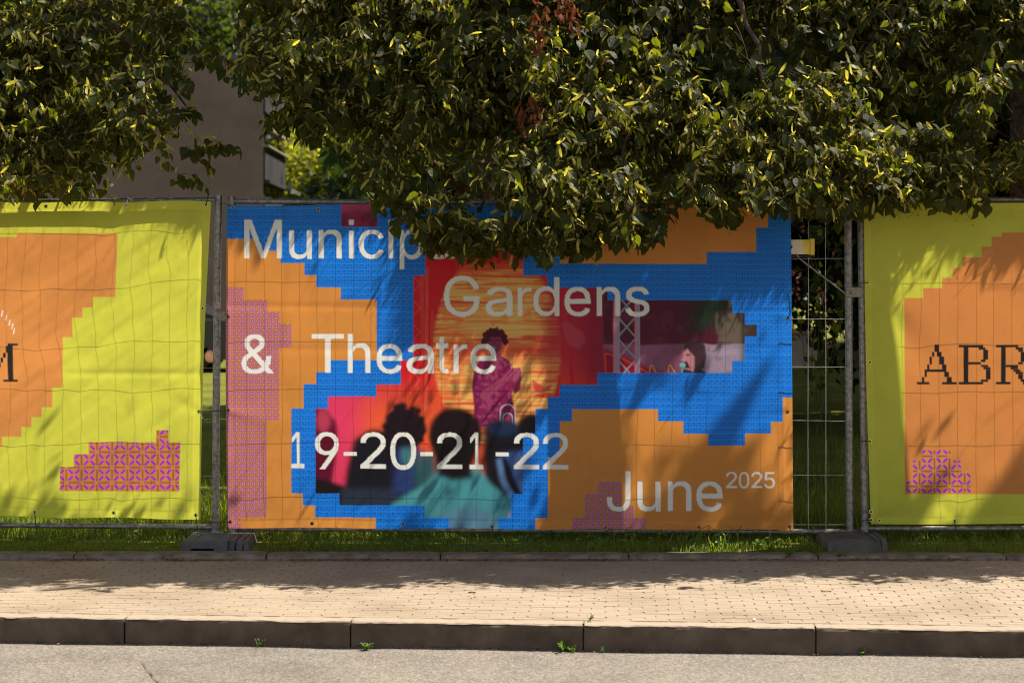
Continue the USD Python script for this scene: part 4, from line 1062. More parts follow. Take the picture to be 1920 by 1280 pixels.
def silhouette(f, rng, back=False):
    """drops the leaves and bracts that would close the openings in and below the crowns"""
    out = dict(f)
    for k, ks in (('pos', ('pos', 'ax', 'nr', 'size')), ('bpos', ('bpos', 'bax', 'bnr', 'bsize'))):
        p = f[k]
        x, y = projpx(p)
        x = x + rng.normal(0, 7, len(x)); y = y + rng.normal(0, 5, len(y)) + 75 * (meshkit.fbm(np.stack([x / 19.0, y / 120.0, p[:, 1] * 1.5], -1), 2, 88) - 0.5) + (22 if k == 'pos' else 30)
        bad = shapely.contains_xy(GAP, x, y - 10) | (shapely.contains_xy(GAP2, x, y - 10) & (rng.random(len(x)) < .93)) | shapely.contains_xy(HOLE, x, y - 10) | (y > np.interp(x, LOWX, LOWY))
        kk_ = p[:, 1] / SUN[1]
        hx, hz = p[:, 0] - SUN[0] * kk_, p[:, 2] - SUN[2] * kk_
        lb = lit_banner(960 + hx * F / D0, HOR + (H0 - hz) * F / D0) * ((p[:, 1] > 0) & (hz > 0.0) & (hz < 1.95))
        bad = bad | (rng.random(len(x)) < np.where(lb > 0.965, 0.97, lb * 0.8)) | (rng.random(len(x)) < crown_light(p))
        for q in ks:
            out[q] = f[q][~bad]
    tx, ty = projpx(f['twigs'][:, -1])
    bad = shapely.contains_xy(GAP, tx, ty) | shapely.contains_xy(HOLE, tx, ty) | (ty > np.interp(tx, LOWX, LOWY) - 6)
    out['twigs'] = f['twigs'][~bad]
    return out


def merge(a):
    return {k: np.concatenate([x[k] for x in a]) for k in a[0]}


def twig_mesh(pts, r=0.0016):
    n, m, _ = pts.shape
    t = np.gradient(pts, axis=1); t = unit(t)
    a = unit(np.cross(t, np.array([0.3, 0.2, 1.0]))); b_ = np.cross(t, a)
    rr = (r * np.linspace(1.3, 0.6, m))[None, :, None]
    ring = [pts + rr * (math.cos(q) * a + math.sin(q) * b_) for q in (0, 2.094, 4.189)]
    v = np.stack(ring, 2).reshape(n, m * 3, 3)
    f = []
    for i in range(m - 1):
        for j in range(3):
            p, q = i * 3 + j, i * 3 + (j + 1) % 3
            f += [[p, p + 3, q + 3], [p, q + 3, q]]
    f = np.array(f)
    return v.reshape(-1, 3), (f[None] + (np.arange(n) * m * 3)[:, None, None]).reshape(-1, 3)


def flowers(bpos, bax, bsize, rng, per=4):
    n = len(bpos)
    c = bpos[:, None] + bax[:, None] * (bsize[:, None, None] * 0.75) + np.array([0, 0, -0.018]) + 0.013 * rng.standard_normal((n, per, 3))
    c = c.reshape(-1, 3)
    V = np.array([[0, 0, 0], [1, 0.1, 0.3], [0.3, 1, 0.1], [0.2, 0.1, 1]])
    Fq = np.array([[0, 1, 2], [0, 2, 3], [0, 3, 1], [1, 3, 2]])
    return instances(V - 0.35, Fq, c, rng.standard_normal((len(c), 3)), rng.standard_normal((len(c), 3)), rng.uniform(0.004, 0.0085, len(c)))


def cluster_keep(p, scale, thr, seed):
    return meshkit.fbm(p * scale, 2, seed) > thr


def yfront(x, z):
    """the crowns' front surface leans back upwards; in the middle it overhangs more"""
    sl = np.interp(x, [-1.6, -1.2, 0.0, 0.6], [0.62, 0.38, 0.40, 0.62])
    return -0.72 + sl * (z - 1.9)


def sample_front(poly, n, y0, y1, rng, x0, x1, ya, yb):
    """points in the crown's front layer; the outline is that of the crown, the depth is free"""
    out = []
    while sum(map(len, out)) < n:
        px = rng.uniform(x0, x1, n); py = rng.uniform(ya, yb, n); Y = rng.uniform(y0, y1, n)
        ok = inpoly(poly, px, py)
        px, py, Y = px[ok], py[ok], Y[ok]
        s = F / (Y + D0)
        p = np.stack([(px - 960) / s, Y, H0 - (py - HOR) / s], 1)
        ok = p[:, 1] > yfront(p[:, 0], p[:, 2])
        out.append(p[ok])
    return np.concatenate(out)[:n]


POLY_M = [(520, -60), (470, 40), (462, 110), (478, 165), (530, 200), (520, 232), (575, 245), (628, 262), (648, 300), (690, 330), (716, 352), (740, 372), (756, 395), (800, 415), (815, 440), (870, 452), (950, 455), (1000, 440), (1080, 448), (1130, 424), (1200, 420), (1240, 420), (1262, 372), (1300, 372), (1352, 404), (1400, 385), (1440, 380), (1490, 396),
          (1540, 392), (1600, 396), (1640, 392), (1700, 392), (1750, 394), (1800, 388), (1850, 345), (1905, 330), (1990, 340), (2300, 330), (2300, 40), (1905, 30), (1885, 75), (1868, 130), (1880, 190), (1850, 195), (1838, 230), (1836, 285), (1900, 268), (1960, 262), (2010, 200), (2020, 0), (2300, -60), (2300, -420), (560, -420)]
POLY_L = [(-420, -380), (300, -380), (318, -40), (345, 10), (335, 60), (350, 92), (392, 100), (398, 122), (352, 140), (330, 168), (345, 190), (352, 205), (318, 225), (330, 262), (400, 268), (415, 278), (372, 290), (338, 300), (318, 335), (268, 335), (225, 338), (205, 358), (130, 366), (60, 364), (-100, 364), (-420, 350)]
rng = np.random.default_rng(11)


def crown_front(poly, n, y0, y1, box_, thr, seed, per=8):
    b = sample_front(poly, n, y0, y1, rng, *box_)
    b = b[cluster_keep(b * [1, 1, 1.25], 2.3, thr, seed)]
    qx, qy = projpx(b)
    b = b[(qy < 372) | (rng.random(len(b)) < 0.5)]
    b = b[carve(b, rng)]
    outd = unit(np.stack([b[:, 0] * 0.06 + rng.normal(0, .55, len(b)), np.full(len(b), -0.55), rng.normal(0.05, .3, len(b))], 1))
    return foliage(b + np.array([0, 0.08, 0.06]), outd, rng, per=per)


def crown_back(c, r, n, seed, zlo=2.15, thr=0.42):
    """the mass of the crown behind: coarser twigs, thinned where the sun is known to pass"""
    p = rng.standard_normal((n * 3, 3)); p = unit(p) * (rng.random((n * 3, 1)) ** 0.33)
    p = np.asarray(c) + p * np.asarray(r)
    p = p[(p[:, 2] > zlo) & (p[:, 1] > yfront(p[:, 0], p[:, 2]) + 0.1)]
    p = p[cluster_keep(p, 1.6, thr, seed)][:n]
    p = p[carve(p, rng)]
    outd = unit((p - np.asarray(c)) * np.array([1, 1, 0.4]) + 0.5 * rng.standard_normal(p.shape))
    return foliage(p, outd, rng, per=9, lsize=(0.055, 0.09), length=0.42, bract=0.3)


def limbs(base, h, tips, r0, rng):
    """trunk and limbs: the trunk leans a little, the limbs leave it at different heights and droop at their ends"""
    b = np.asarray(base, float)
    tr = np.array([b + [0, 0, -0.15], b + [0.01, 0, 0.05], b + [0.0, 0.01, 0.5], b + [0.02, 0.03, 1.3], b + [0.0, 0.08, h * 0.55], b + [0.03, 0.1, h * 0.8], b + [-0.02, 0.12, h]])
    trunk = tube(tr, [r0 * 1.9, r0 * 1.35, r0 * 1.08, r0, r0 * .8, r0 * .55, r0 * .25], 20)
    tv = trunk[0].copy()
    cen = b
    tv = tv + ((meshkit.fbm(tv * np.array([22, 22, 5]), 3, 4) - 0.5) * 0.045 * (r0 / 0.1))[:, None] * unit((tv - cen) * [1, 1, 0])
    out = []
    for t in tips:
        z = rng.uniform(h * 0.36, h * 0.7)
        p0 = np.array([np.interp(z, tr[:, 2], tr[:, 0]), np.interp(z, tr[:, 2], tr[:, 1]), z])
        mid = (p0 + t) / 2 + [rng.normal(0, .12), rng.normal(0, .1), 0.35 + rng.normal(0, .12)]
        pts = bez(p0, mid, t, 14)
        pts[1:-1] += rng.normal(0, .012, (12, 3))
        kq = pts[:, 1] / SUN[1]
        hx, hz = pts[:, 0] - SUN[0] * kq, pts[:, 2] - SUN[2] * kq
        lb = lit_banner(960 + hx * F / D0, HOR + (H0 - hz) * F / D0) * ((pts[:, 1] > 0) & (hz > -.1) & (hz < 2.0))
        if (lb > 0.8).sum() > 1:
            continue
        out.append(tube(pts, np.linspace(r0 * 0.33, 0.004, 14), 7))
    return (tv, trunk[1]), out


def build_linden(name, base, h, tips, fol, nleaf, r0, rng, label, ext=None, **kw):
    t_ = thing(name, (0, 0, 0), label=label, cat='tree', **kw)
    trunk, br = limbs(base, h, tips, r0, rng)
    obj('trunk', trunk, M['bark'], t_, smooth=60)
    for b in br:
        obj('branch', b, M['twig'], t_, smooth=60)
    pos, ax, nr, sz = fol['pos'], fol['ax'], fol['nr'], fol['size']
    px, py = projpx(pos)
    vis = (px > 5) & (px < 1915) & (py > 5) & (py < 520) & (pos[:, 1] < 0.3)
    score = np.where(vis, -pos[:, 1] + sz * 4 + np.clip((py - 250) / 400, 0, 0.7), -9)
    pick = np.argsort(-score)[:nleaf]
    pick = pick[score[pick] > -5]
    far = np.ones(len(pos), bool); far[pick] = False
    for i in pick:
        obj('leaf', instances(LEAF_V, LEAF_F, pos[i:i + 1], ax[i:i + 1], nr[i:i + 1], sz[i:i + 1]), M['leaf'], t_)
    big = far & (sz < 0.074 if ext is None else far)
    v1 = instances(LEAF_V, LEAF_F, pos[far], ax[far], nr[far], sz[far])
    obj('foliage', v1, M['leaf'], t_, kind='stuff')
    obj('twigs', twig_mesh(fol['twigs']), M['twig'], t_, kind='stuff')
    obj('bracts', instances(BR_V, BR_F, fol['bpos'], fol['bax'], fol['bnr'], fol['bsize']), M['bract'], t_, kind='stuff')
    near = fol['bpos'][:, 1] < 0.5
    obj('flowers', flowers(fol['bpos'][near], fol['bax'][near], fol['bsize'][near], rng), M['flower'], t_, kind='stuff')
    return t_


front = crown_front(POLY_M, 13500, -0.70, 0.85, (440, 2300, -420, 470), 0.475, 71)
fringe = []
fx_ = np.random.default_rng(17)
for k in range(330):
    x = fx_.uniform(690, 1840)
    lim = np.interp(x, LOWX, LOWY)
    y = lim - 34 - abs(fx_.normal(0, 34))
    if y < 330 or (x > 1880):
        continue
    fringe.append(P(x, y, fx_.uniform(-0.55, -0.14)))
fringe = np.array(fringe)
fringe = fringe[carve(fringe, fx_)]
fo = unit(np.stack([fx_.normal(0, .6, len(fringe)), np.full(len(fringe), -.4), fx_.normal(-.25, .25, len(fringe))], 1))
front = merge([front, foliage(fringe + np.array([0, 0.05, 0.05]), fo, fx_, per=8, length=0.2, bract=0.4)])
XS = 1.72      # between the two trees on the right


def split(f, cond):
    n = len(f['twigs']); per = len(f['pos']) // n
    tw = cond(f['twigs'][:, 0])
    lf = np.repeat(tw, per); bf = cond(f['bpos'])
    return {k: f[k][{'pos': lf, 'ax': lf, 'nr': lf, 'size': lf, 'twigs': tw}.get(k, bf)] for k in f}


def tips_of(f, k, rng):
    b = f['twigs'][:, 0]
    return b[rng.choice(len(b), k, replace=False)]


fa, fb = split(front, lambda p: p[:, 0] <= XS), split(front, lambda p: p[:, 0] > XS)
ba = crown_back((0.55, 1.5, 3.9), (2.3, 2.0, 2.2), 4200, 81)
bb = crown_back((3.6, 1.6, 4.0), (2.3, 2.1, 2.2), 3000, 82)
rb = np.random.default_rng(3)
ta = np.concatenate([tips_of(fa, 26, rb), tips_of(ba, 10, rb)])
tb = np.concatenate([tips_of(fb, 16, rb), tips_of(bb, 8, rb)])
t1 = build_linden('linden_tree', (0.985, 0.27, 0.0), 5.6, ta, silhouette(merge([fa, ba]), rb), 300, 0.098, rb, 'flowering linden hanging its branches over the large blue and orange banner', ext=1)
t2 = build_linden('linden_tree', (3.06, 0.50, 0.0), 5.6, tb, silhouette(merge([fb, bb]), rb), 170, 0.10, rb, 'flowering linden over the right lime banner with the letters ABR', ext=1)
fl = crown_front(POLY_L, 5200, -0.66, 0.85, (-420, 420, -380, 368), 0.46, 91)
bl_ = crown_back((-3.9, 1.5, 4.0), (1.7, 1.6, 2.0), 1500, 83)
tl = np.concatenate([tips_of(fl, 18, rb), tips_of(bl_, 6, rb), [P(428, 286, -0.1), P(405, 120, -0.1), P(366, 222, 0.05)]])
sp = np.array([P(x, y, -0.1 + 0.02 * (k % 4)) for k, (x, y) in enumerate([(395, 272), (408, 276), (380, 270), (366, 272), (350, 276), (385, 100), (372, 98), (395, 108), (355, 104), (350, 205), (338, 203), (352, 290), (340, 325), (330, 338)])])
fsp = foliage(sp, np.tile([[0.7, -0.15, -0.05]], (len(sp), 1)), rb, per=6, length=0.13, bract=0.4, lsize=(0.045, 0.07))
fsp = {k: v for k, v in fsp.items()}
t0l = thing('linden_tree', (0, 0, 0), label='linden with sunlit yellow-green crown over the left lime banner', cat='tree')
trunk, br = limbs((-3.35, 0.32, 0.0), 5.4, tl, 0.1, rb)
obj('trunk', trunk, M['bark'], t0l, smooth=60)
for b in br:
    obj('branch', b, M['twig'], t0l, smooth=60)
k6 = len(fsp['pos'])
fl_ = silhouette(merge([fl, bl_]), rb)
fol = {k: np.concatenate([fsp[k], fl_[k]]) for k in fl_}
pos, sz = fol['pos'], fol['size']
px, py = projpx(pos)
score = np.where((px > 5) & (px < 470) & (py > 5) & (py < 380), -pos[:, 1] + 4 * sz + np.clip((py - 150) / 400, 0, .6), -9)
score[:k6] += 3
pick = np.argsort(-score)[:200]
for i in pick:
    obj('leaf', instances(LEAF_V, LEAF_F, pos[i:i + 1], fol['ax'][i:i + 1], fol['nr'][i:i + 1], sz[i:i + 1]), M['leaf'], t0l)
far = np.ones(len(pos), bool); far[pick] = False
obj('foliage', instances(LEAF_V, LEAF_F, pos[far], fol['ax'][far], fol['nr'][far], sz[far]), M['leaf'], t0l, kind='stuff')
obj('twigs', twig_mesh(fol['twigs']), M['twig'], t0l, kind='stuff')
obj('bracts', instances(BR_V, BR_F, fol['bpos'], fol['bax'], fol['bnr'], fol['bsize']), M['bract'], t0l, kind='stuff')
obj('flowers', flowers(fol['bpos'], fol['bax'], fol['bsize'], rb), M['flower'], t0l, kind='stuff')

# dry brown leaf tufts hanging in the middle crown
dd = []
for (x, y, h_) in ((1003, 20, 90), (1020, 40, 60), (1066, 15, 60), (1078, 30, 50), (1008, 80, 40), (975, 205, 40), (1000, 200, 50), (1010, 225, 50), (985, 240, 30), (1050, 10, 40)):
    for k in range(16):
        dd.append(P(x + rb.normal(0, 5), y + rb.uniform(-h_ / 2, h_ / 2), -0.42 + rb.normal(0, .03)))
dd = np.array(dd)
obj('dead_leaves', instances(BR_V * [1, 1.6, 1], BR_F, dd, np.array([0, 0, -1.0]) + 0.45 * rb.standard_normal(dd.shape), rb.standard_normal(dd.shape), rb.uniform(0.035, 0.06, len(dd))), M['dead'], t1, kind='stuff')


# chestnut behind the lindens: large leaves of five to seven leaflets
LF_V = np.array([[0, 0, 0], [.35, 0, .02], [.68, 0, -.03], [1, 0, -.15], [.3, .06, .03], [.62, .17, .0], [.85, .11, -.08], [.3, -.06, .03], [.62, -.17, .0], [.85, -.11, -.08]])
LF_F = np.array([[0, 4, 1], [1, 4, 5], [1, 5, 2], [2, 5, 6], [2, 6, 3], [0, 1, 7], [1, 8, 7], [1, 2, 8], [2, 9, 8], [2, 3, 9]])[:, [0, 2, 1]]


def palm(c, droop, nr, size, rng):
    """one palmate leaf"""
    a0 = unit(np.asarray(droop, float)[None])[0]
    n0 = unit((np.asarray(nr, float) - a0 * np.dot(nr, a0))[None])[0]
    s0 = np.cross(n0, a0)
    ms = []
    k = 7 if size > 0.13 else 5
    for j in range(k):
        th = (j - (k - 1) / 2) * (2.1 / (k - 1)) * 1.15
        d = a0 * math.cos(th) + s0 * math.sin(th) - n0 * 0.25 + rng.normal(0, .05, 3)
        sc = size * (1 - 0.13 * abs(j - (k - 1) / 2))
        ms.append(instances(LF_V, LF_F, np.array([c]), d[None], (n0 + rng.normal(0, .1, 3))[None], np.array([sc])))
    return cat(ms)


ct = thing('chestnut_tree', (0, 0, 0), label='dark horse chestnut with large fingered leaves standing behind the lindens', cat='tree')
trk, brs = limbs((-0.2, 2.1, 0.0), 5.0, [P(520, 170, .9), P(560, 150, 1.0), P(650, 300, .9), P(700, 320, .9), P(470, 20, .9), P(600, 170, 1.0)], 0.13, rb)
obj('trunk', trk, M['bark'], ct, smooth=60)
for b in brs:
    obj('branch', b, M['twig'], ct, smooth=60)
cps = [(455, 125, .16), (470, 145, .19), (505, 150, .2), (490, 175, .2), (525, 130, .2), (545, 165, .2), (560, 195, .2), (515, 205, .17), (500, 215, .18), (470, 40, .2), (480, 70, .2), (492, 20, .2), (505, 95, .2), (530, 60, .2), (640, 285, .2), (655, 305, .22), (675, 330, .2), (690, 300, .2), (705, 325, .2), (720, 350, .18), (665, 350, .16), (590, 150, .2), (610, 215, .2), (485, 110, .2), (520, 235, .15), (530, 20, .2), (640, 230, .2), (700, 260, .2)]
def shades(c, dz=0.14):
    """whether something at c would throw its shadow on the sunlit part of the banners"""
    q = np.array([c, c - [0, 0, dz], c + [dz, 0, -dz / 2], c - [dz, 0, dz / 2]])
    kq = q[:, 1] / SUN[1]
    hx, hz = q[:, 0] - SUN[0] * kq, q[:, 2] - SUN[2] * kq
    return bool((lit_banner(960 + hx * F / D0, HOR + (H0 - hz) * F / D0) * ((hz > -.1) & (hz < 2.05)) > 0.9).any())


GAPB = GAP.union(GAP2).buffer(34).union(shapely.box(515, 225, 625, 385))
mass = []
for (x, y, s) in cps:
    Yc = 0.55 + 0.5 * rb.random()
    c = P(x + rb.normal(0, 4), y - 12, Yc)
    if shades(c):
        continue
    m = palm(c, [rb.normal(0, .5) - (0.5 if x < 560 else 0), -0.35, -0.75 + rb.normal(0, .2)], [rb.normal(0, .3), -0.8, 0.6], s * rb.uniform(.85, 1.1), rb)
    obj('leaf', m, M['chestnut'], ct)
for k in range(900):
    c = np.array([rb.normal(0.0, 1.3), 2.3 + rb.normal(0, .7), 3.4 + rb.normal(0, .9)])
    if c[2] < 1.95 or shades(c) or not carve(c[None], rb)[0]:
        continue
    qx_, qy_ = projpx(c[None])
    if GAPB.contains(shapely.Point(qx_[0], qy_[0])):
        continue
    mass.append(palm(c, [rb.normal(0, .6), -0.4, -0.7], [rb.normal(0, .4), -0.5, 0.8], rb.uniform(.16, .22), rb))
obj('foliage', cat(mass), M['chestnut'], ct, kind='stuff')
ct2 = thing('chestnut_tree', (0, 0, 0), label='horse chestnut leaves in the dark opening at the right picture edge', cat='tree')
trk, brs = limbs((4.9, 2.4, 0.0), 5.0, [P(1905, 150, 1.0), P(1890, 205, 1.0), P(1960, 120, 1.2)], 0.14, rb)
obj('trunk', trk, M['bark'], ct2, smooth=60)
for b in brs:
    obj('branch', b, M['twig'], ct2, smooth=60)
for (x, y, s) in ((1880, 150, .16), (1905, 165, .2), (1900, 140, .18), (1870, 165, .15), (1925, 175, .2), (1890, 120, .18), (1930, 140, .2), (1955, 190, .2), (1975, 150, .2)):
    obj('leaf', palm(P(x, y - 8, 0.75 + rb.random() * .3), [rb.normal(0, .3), -0.3, -0.9], [rb.normal(0, .25), -0.9, 0.5], s, rb), M['chestnut'], ct2)
mass = [palm(c,  [rb.normal(0, .6), -0.4, -0.7], [rb.normal(0, .4), -0.5, 0.8], rb.uniform(.16, .22), rb) for c in np.stack([rb.normal(4.6, .9, 300), 2.6 + rb.normal(0, .6, 300), 3.3 + rb.normal(0, .8, 300)], 1) if not shades(c)]
obj('foliage', cat(mass), M['chestnut'], ct2, kind='stuff')

#@@BACK
# ------------------------------------------------------------------ what stands beyond the fence
def P2(px, py, d):
    return P(px, py, d - D0)


bd = thing('building', (0, 0, 0), label='plain grey-brown building with a blank gable wall and a narrow windowed side, beyond the lawn', cat='building')
M['render'] = noisy('wall_render', (0.108, 0.078, 0.070), (0.150, 0.110, 0.100), 1.6, rough=0.95, bump=0.3, bscale=30, spec=0.1)
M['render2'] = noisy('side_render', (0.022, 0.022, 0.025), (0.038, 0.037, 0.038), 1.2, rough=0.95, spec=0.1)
M['ledge'] = noisy('pale_ledge', (0.17, 0.135, 0.10), (0.24, 0.19, 0.14), 3, rough=0.8)
M['glass'] = mat('window_glass', {'t': ('transparent_bsdf', {'color': (0.55, 0.58, 0.6)}), 'g': ('glossy_bsdf', {'color': (0.8, 0.8, 0.8), 'roughness': 0.04}), 'f': ('fresnel', {'IOR': 1.5}), 'm': ('mix_closure', {})}, [('f.fac', 'm.fac'), ('t.BSDF', 'm.closure1'), ('g.BSDF', 'm.closure2')], 'm.closure')
M['roof'] = noisy('roof_felt', (0.05, 0.05, 0.05), (0.09, 0.085, 0.08), 4, rough=0.9)
DB = 35.0
xl, xr = P2(-420, 300, DB)[0], P2(495, 300, DB)[0]
zt = P2(400, 112, DB)[2]
yf, yb = DB - D0, 38.2 - D0
obj('wall', box(xl, xr - 0.02, yf, yb, -0.2, zt), M['render'], bd)
rf = obj('roof', box(xl - 0.05, xr + 0.06, yf - 0.06, yb + 0.06, zt + 0.002, zt + 0.09), M['roof'], bd)
# side wall of panels and window bays between the storeys
def side(z0, z1, m, nm, out=0.0, y0=yf + 0.03, y1=yb - 0.02):
    return obj(nm, box(xr - 0.018, xr + 0.02 + out, y0, y1, z0, z1), m, bd)
zz = [P2(510, y, 36.3)[2] for y in (112, 222, 248, 252, 276, 284, 344, 350, 376, 440, 470)]
side(zz[1] + .01, zz[0] - 0.02, M['render2'], 'side_panel')
side(zz[6] + .01, zz[5] - 0.01, M['render2'], 'side_panel')
side(zz[9] + .01, zz[8] - .01, M['render2'], 'side_panel')
side(zz[3], zz[2], M['ledge'], 'ledge', 0.08, y1=yb - 0.3)
side(zz[5], zz[4] - 0.06, M['ledge'], 'ledge', 0.08)
side(zz[7], zz[6], M['render2'], 'ledge', 0.1)
for z0, z1 in ((zz[2] + .01, zz[1]), (zz[4] - .05, zz[3] - .01), (zz[8] + .005, zz[7] - .01), (0.2, zz[9])):
    w = side(z0, z1, M['dark'], 'window', -0.03)
    for k in range(3):
        y0 = yf + 0.12 + k * 0.95
        obj('pane', box(xr - 0.005, xr + 0.004, y0, y0 + 0.8, z0 + 0.04, z1 - 0.03), M['glass'], w)

# dark parked car in front of the building
car = thing('parked_car', (0, 0, 0), label='black parked car with a painted orange glint, beyond the gap left of the large banner', cat='car')
yc = 28.6 - D0
def car_prof(pts, x0, x1, inset):
    a = np.array(pts, float)
    v = []
    for x, s in ((x0, 0.0), (x0 + inset, 1.0), (x1 - inset, 1.0), (x1, 0.0)):
        for (yy, z) in a:
            v.append([yy, x, z])
    return v
M['carpaint'] = noisy('black_car_paint', (0.008, 0.008, 0.010), (0.012, 0.012, 0.014), 2, rough=0.25, spec=0.5)
M['tyre'] = noisy('tyre_rubber', (0.012, 0.012, 0.012), (0.02, 0.02, 0.02), 20, rough=0.8)
M['amber'] = noisy('amber_glint', (0.75, 0.32, 0.18), (0.85, 0.42, 0.25), 8, rough=0.3)
xr_ = P2(452, 600, 28.6)[0]; xl_ = xr_ - 4.3
body = trimesh.creation.extrude_polygon(Polygon([(xl_, .28), (xl_ + .05, .75), (xl_ + .5, .88), (xl_ + 1.05, 0.95), (xr_ - 1.1, 0.97), (xr_ - .35, .95), (xr_ - .06, .8), (xr_, .35), (xr_ - .1, .24), (xl_ + .1, .24)]), 1.7, engine='earcut')
body.apply_transform(trimesh.transformations.rotation_matrix(math.pi / 2, [1, 0, 0])); body.apply_translation([0, yc + 1.7, 0])
bo = obj('body', body, M['carpaint'], car, smooth=40)
cab = trimesh.creation.extrude_polygon(Polygon([(xl_ + 1.0, .955), (xl_ + 1.75, 1.36), (xr_ - 1.3, 1.38), (xr_ - .5, .975)]), 1.5, engine='earcut')
cab.apply_transform(trimesh.transformations.rotation_matrix(math.pi / 2, [1, 0, 0])); cab.apply_translation([0, yc + 1.6, 0])
obj('cabin', cab, M['carpaint'], car, smooth=30)
for a_, b2 in ((xl_ + 1.5, xl_ + 2.2), (xl_ + 2.3, xr_ - 1.1)):
    obj('side_window', cbox(a_, b2, yc + 0.085, yc + 0.095, 1.0, 1.30, 0.004), M['glass'], car)
for x in (xl_ + .8, xr_ - .85):
    for yy in (yc + .02, yc + 1.5):
        w = trimesh.creation.cylinder(0.31, 0.2, sections=24); w.apply_transform(trimesh.transformations.rotation_matrix(math.pi / 2, [1, 0, 0])); w.apply_translation([x, yy + .08, .31])
        wo = obj('wheel', w, M['tyre'], car, smooth=40)
        rm = trimesh.creation.cylinder(0.19, 0.02, sections=18); rm.apply_transform(trimesh.transformations.rotation_matrix(math.pi / 2, [1, 0, 0])); rm.apply_translation([x, yy - .03, .31])
        obj('rim', rm, M['steel'], wo)
lp = P2(392, 678, 28.5)
e = trimesh.creation.icosphere(2, 0.10); e.apply_scale([0.9, 0.5, 1.05]); e.apply_translation([lp[0], yc - 0.0, P2(392, 672, 28.5)[2] + 0.03])
obj('lamp_glint', e, M['amber'], car, smooth=True)  # orange reflection on the car, put into an amber-coloured shape
obj('door_trim', cbox(xl_ + .6, xr_ - .6, yc - 0.012, yc - 0.002, .44, .48, 0.002), M['zinc'], car)


def ftree(name, x, y, h, cr, m, n, label, z0=1.0, ls=0.22, seed=1, cat_='tree', flat=0.85, **kw):
    r = np.random.default_rng(seed)
    t_ = thing(name, (x, y, 0), label=label, cat=cat_, **kw)
    tp = np.array([[0, 0, -.1], [0.05, 0, h * .3], [-.05, .05, h * .6], [0, 0, h * .9]])
    obj('trunk', tube(tp, [cr * .09, cr * .07, cr * .045, cr * .012], 10), M['bark'], t_, smooth=True)
    br = []
    for k in range(9):
        a = r.uniform(0, 6.28); zz_ = r.uniform(h * .25, h * .75)
        br.append(tube(bez([0, 0, zz_], [math.cos(a) * cr * .4, math.sin(a) * cr * .4, zz_ + cr * .25], [math.cos(a) * cr * .8, math.sin(a) * cr * .8, zz_ + cr * .3], 6), np.linspace(cr * .03, .01, 6), 6))
    obj('branch', cat(br), M['bark'], t_, smooth=True)
    nb = 34
    cc = unit(r.standard_normal((nb, 3))) * (r.random((nb, 1)) ** .4) * [cr, cr, (h - z0) * .5 * flat] + [0, 0, (h + z0) / 2]
    rr = r.uniform(.22, .42, nb) * cr
    idx = r.integers(0, nb, n)
    d = unit(r.standard_normal((n, 3)))
    p = cc[idx] + d * (rr[idx] * r.uniform(.65, 1.05, n))[:, None]
    p = p[p[:, 2] > z0 * .8]
    d = d[:len(p)]
    ax = unit(r.standard_normal(p.shape) + [0, 0, -.4])
    obj('crown', instances(LEAF_V2, LEAF_F2, p, ax, unit(r.standard_normal(p.shape) + [0, 0, .8]), r.uniform(.6, 1.2, len(p)) * ls), M[m], t_)
    return t_


g_ = 'trees beyond the lawn'
x = P2(565, 330, 44)[0]
ftree('tree', x, 44 - D0, 5.9, 1.9, 'farleaf_yellow', 12000, 'bright yellow-green tree right of the grey building', z0=.3, ls=.16, seed=2, group=g_)
ftree('tree', P2(330, 60, 48)[0], 48 - D0, 11.5, 3.2, 'farleaf', 14000, 'blurred green tree rising behind the grey building roof', z0=3, ls=.24, seed=3, group=g_)
ftree('tree', P2(450, 40, 54)[0], 54 - D0, 14, 4.2, 'farleaf_dark', 16000, 'dark tree behind the right end of the building roof', z0=3, ls=.3, seed=4, group=g_)
ftree('tree', P2(690, 200, 62)[0], 62 - D0, 15, 4.4, 'farleaf_dark', 18000, 'tall dark tree behind the yellow-green one', z0=.5, ls=.3, seed=5, group=g_)
for k, (px_, d_, h_, cr_) in enumerate(((930, 62, 15, 5), (1150, 44, 15, 5), (1420, 42, 14, 5), (1700, 43, 15, 5), (1980, 41, 15, 5.2), (120, 56, 14, 5), (-220, 52, 14, 5), (2250, 45, 14, 5))):
    ftree('tree', P2(px_, 300, d_)[0], d_ - D0, h_, cr_, 'farleaf_dark', 12000, ['dark tree far behind the middle of the large banner', 'dark tree far behind the letters Gardens', 'dark tree far behind the right end of the large banner', 'dark tree far behind the left edge of the right banner', 'dark tree at the far right edge', 'dark tree far behind the left linden', 'dark tree beyond the far left edge', 'dark tree beyond the far right edge'][k], z0=.3, ls=.32, seed=20 + k, group=g_)
# dark shrubs that close the view right behind the fence
for k, (px_, d_, h_, cr_) in enumerate(((1400, 34, 7.6, 3.2), (1620, 33, 7.4, 3.2), (1740, 18, 3.9, 1.6), (1930, 17, 3.6, 1.6), (1250, 19, 3.8, 1.7), (1020, 20, 3.6, 1.7), (800, 21, 3.4, 1.6))):
    ftree('shrub', P2(px_, 600, d_)[0], d_ - D0, h_, cr_, 'farleaf_dark', 7000, ['dark shrub behind the right edge of the large banner', 'dark shrub seen through the bare mesh', 'dark shrub behind the left part of the right banner', 'dark shrub behind the letters ABR', 'dark shrub behind the printed truss', 'dark shrub behind the printed singer', 'dark shrub behind the printed lantern'][k], z0=.15, ls=.15, seed=40 + k, cat_='shrub', group='shrubs behind the fence')
ftree('tree', 5.2, 7.6, 10.5, 4.6, 'farleaf_dark', 26000, 'wide dark tree added on the lawn to shade the ground behind the bare mesh', z0=3.4, ls=.34, seed=61, group=g_)  # this canopy and those below are added to throw shade on the lawn
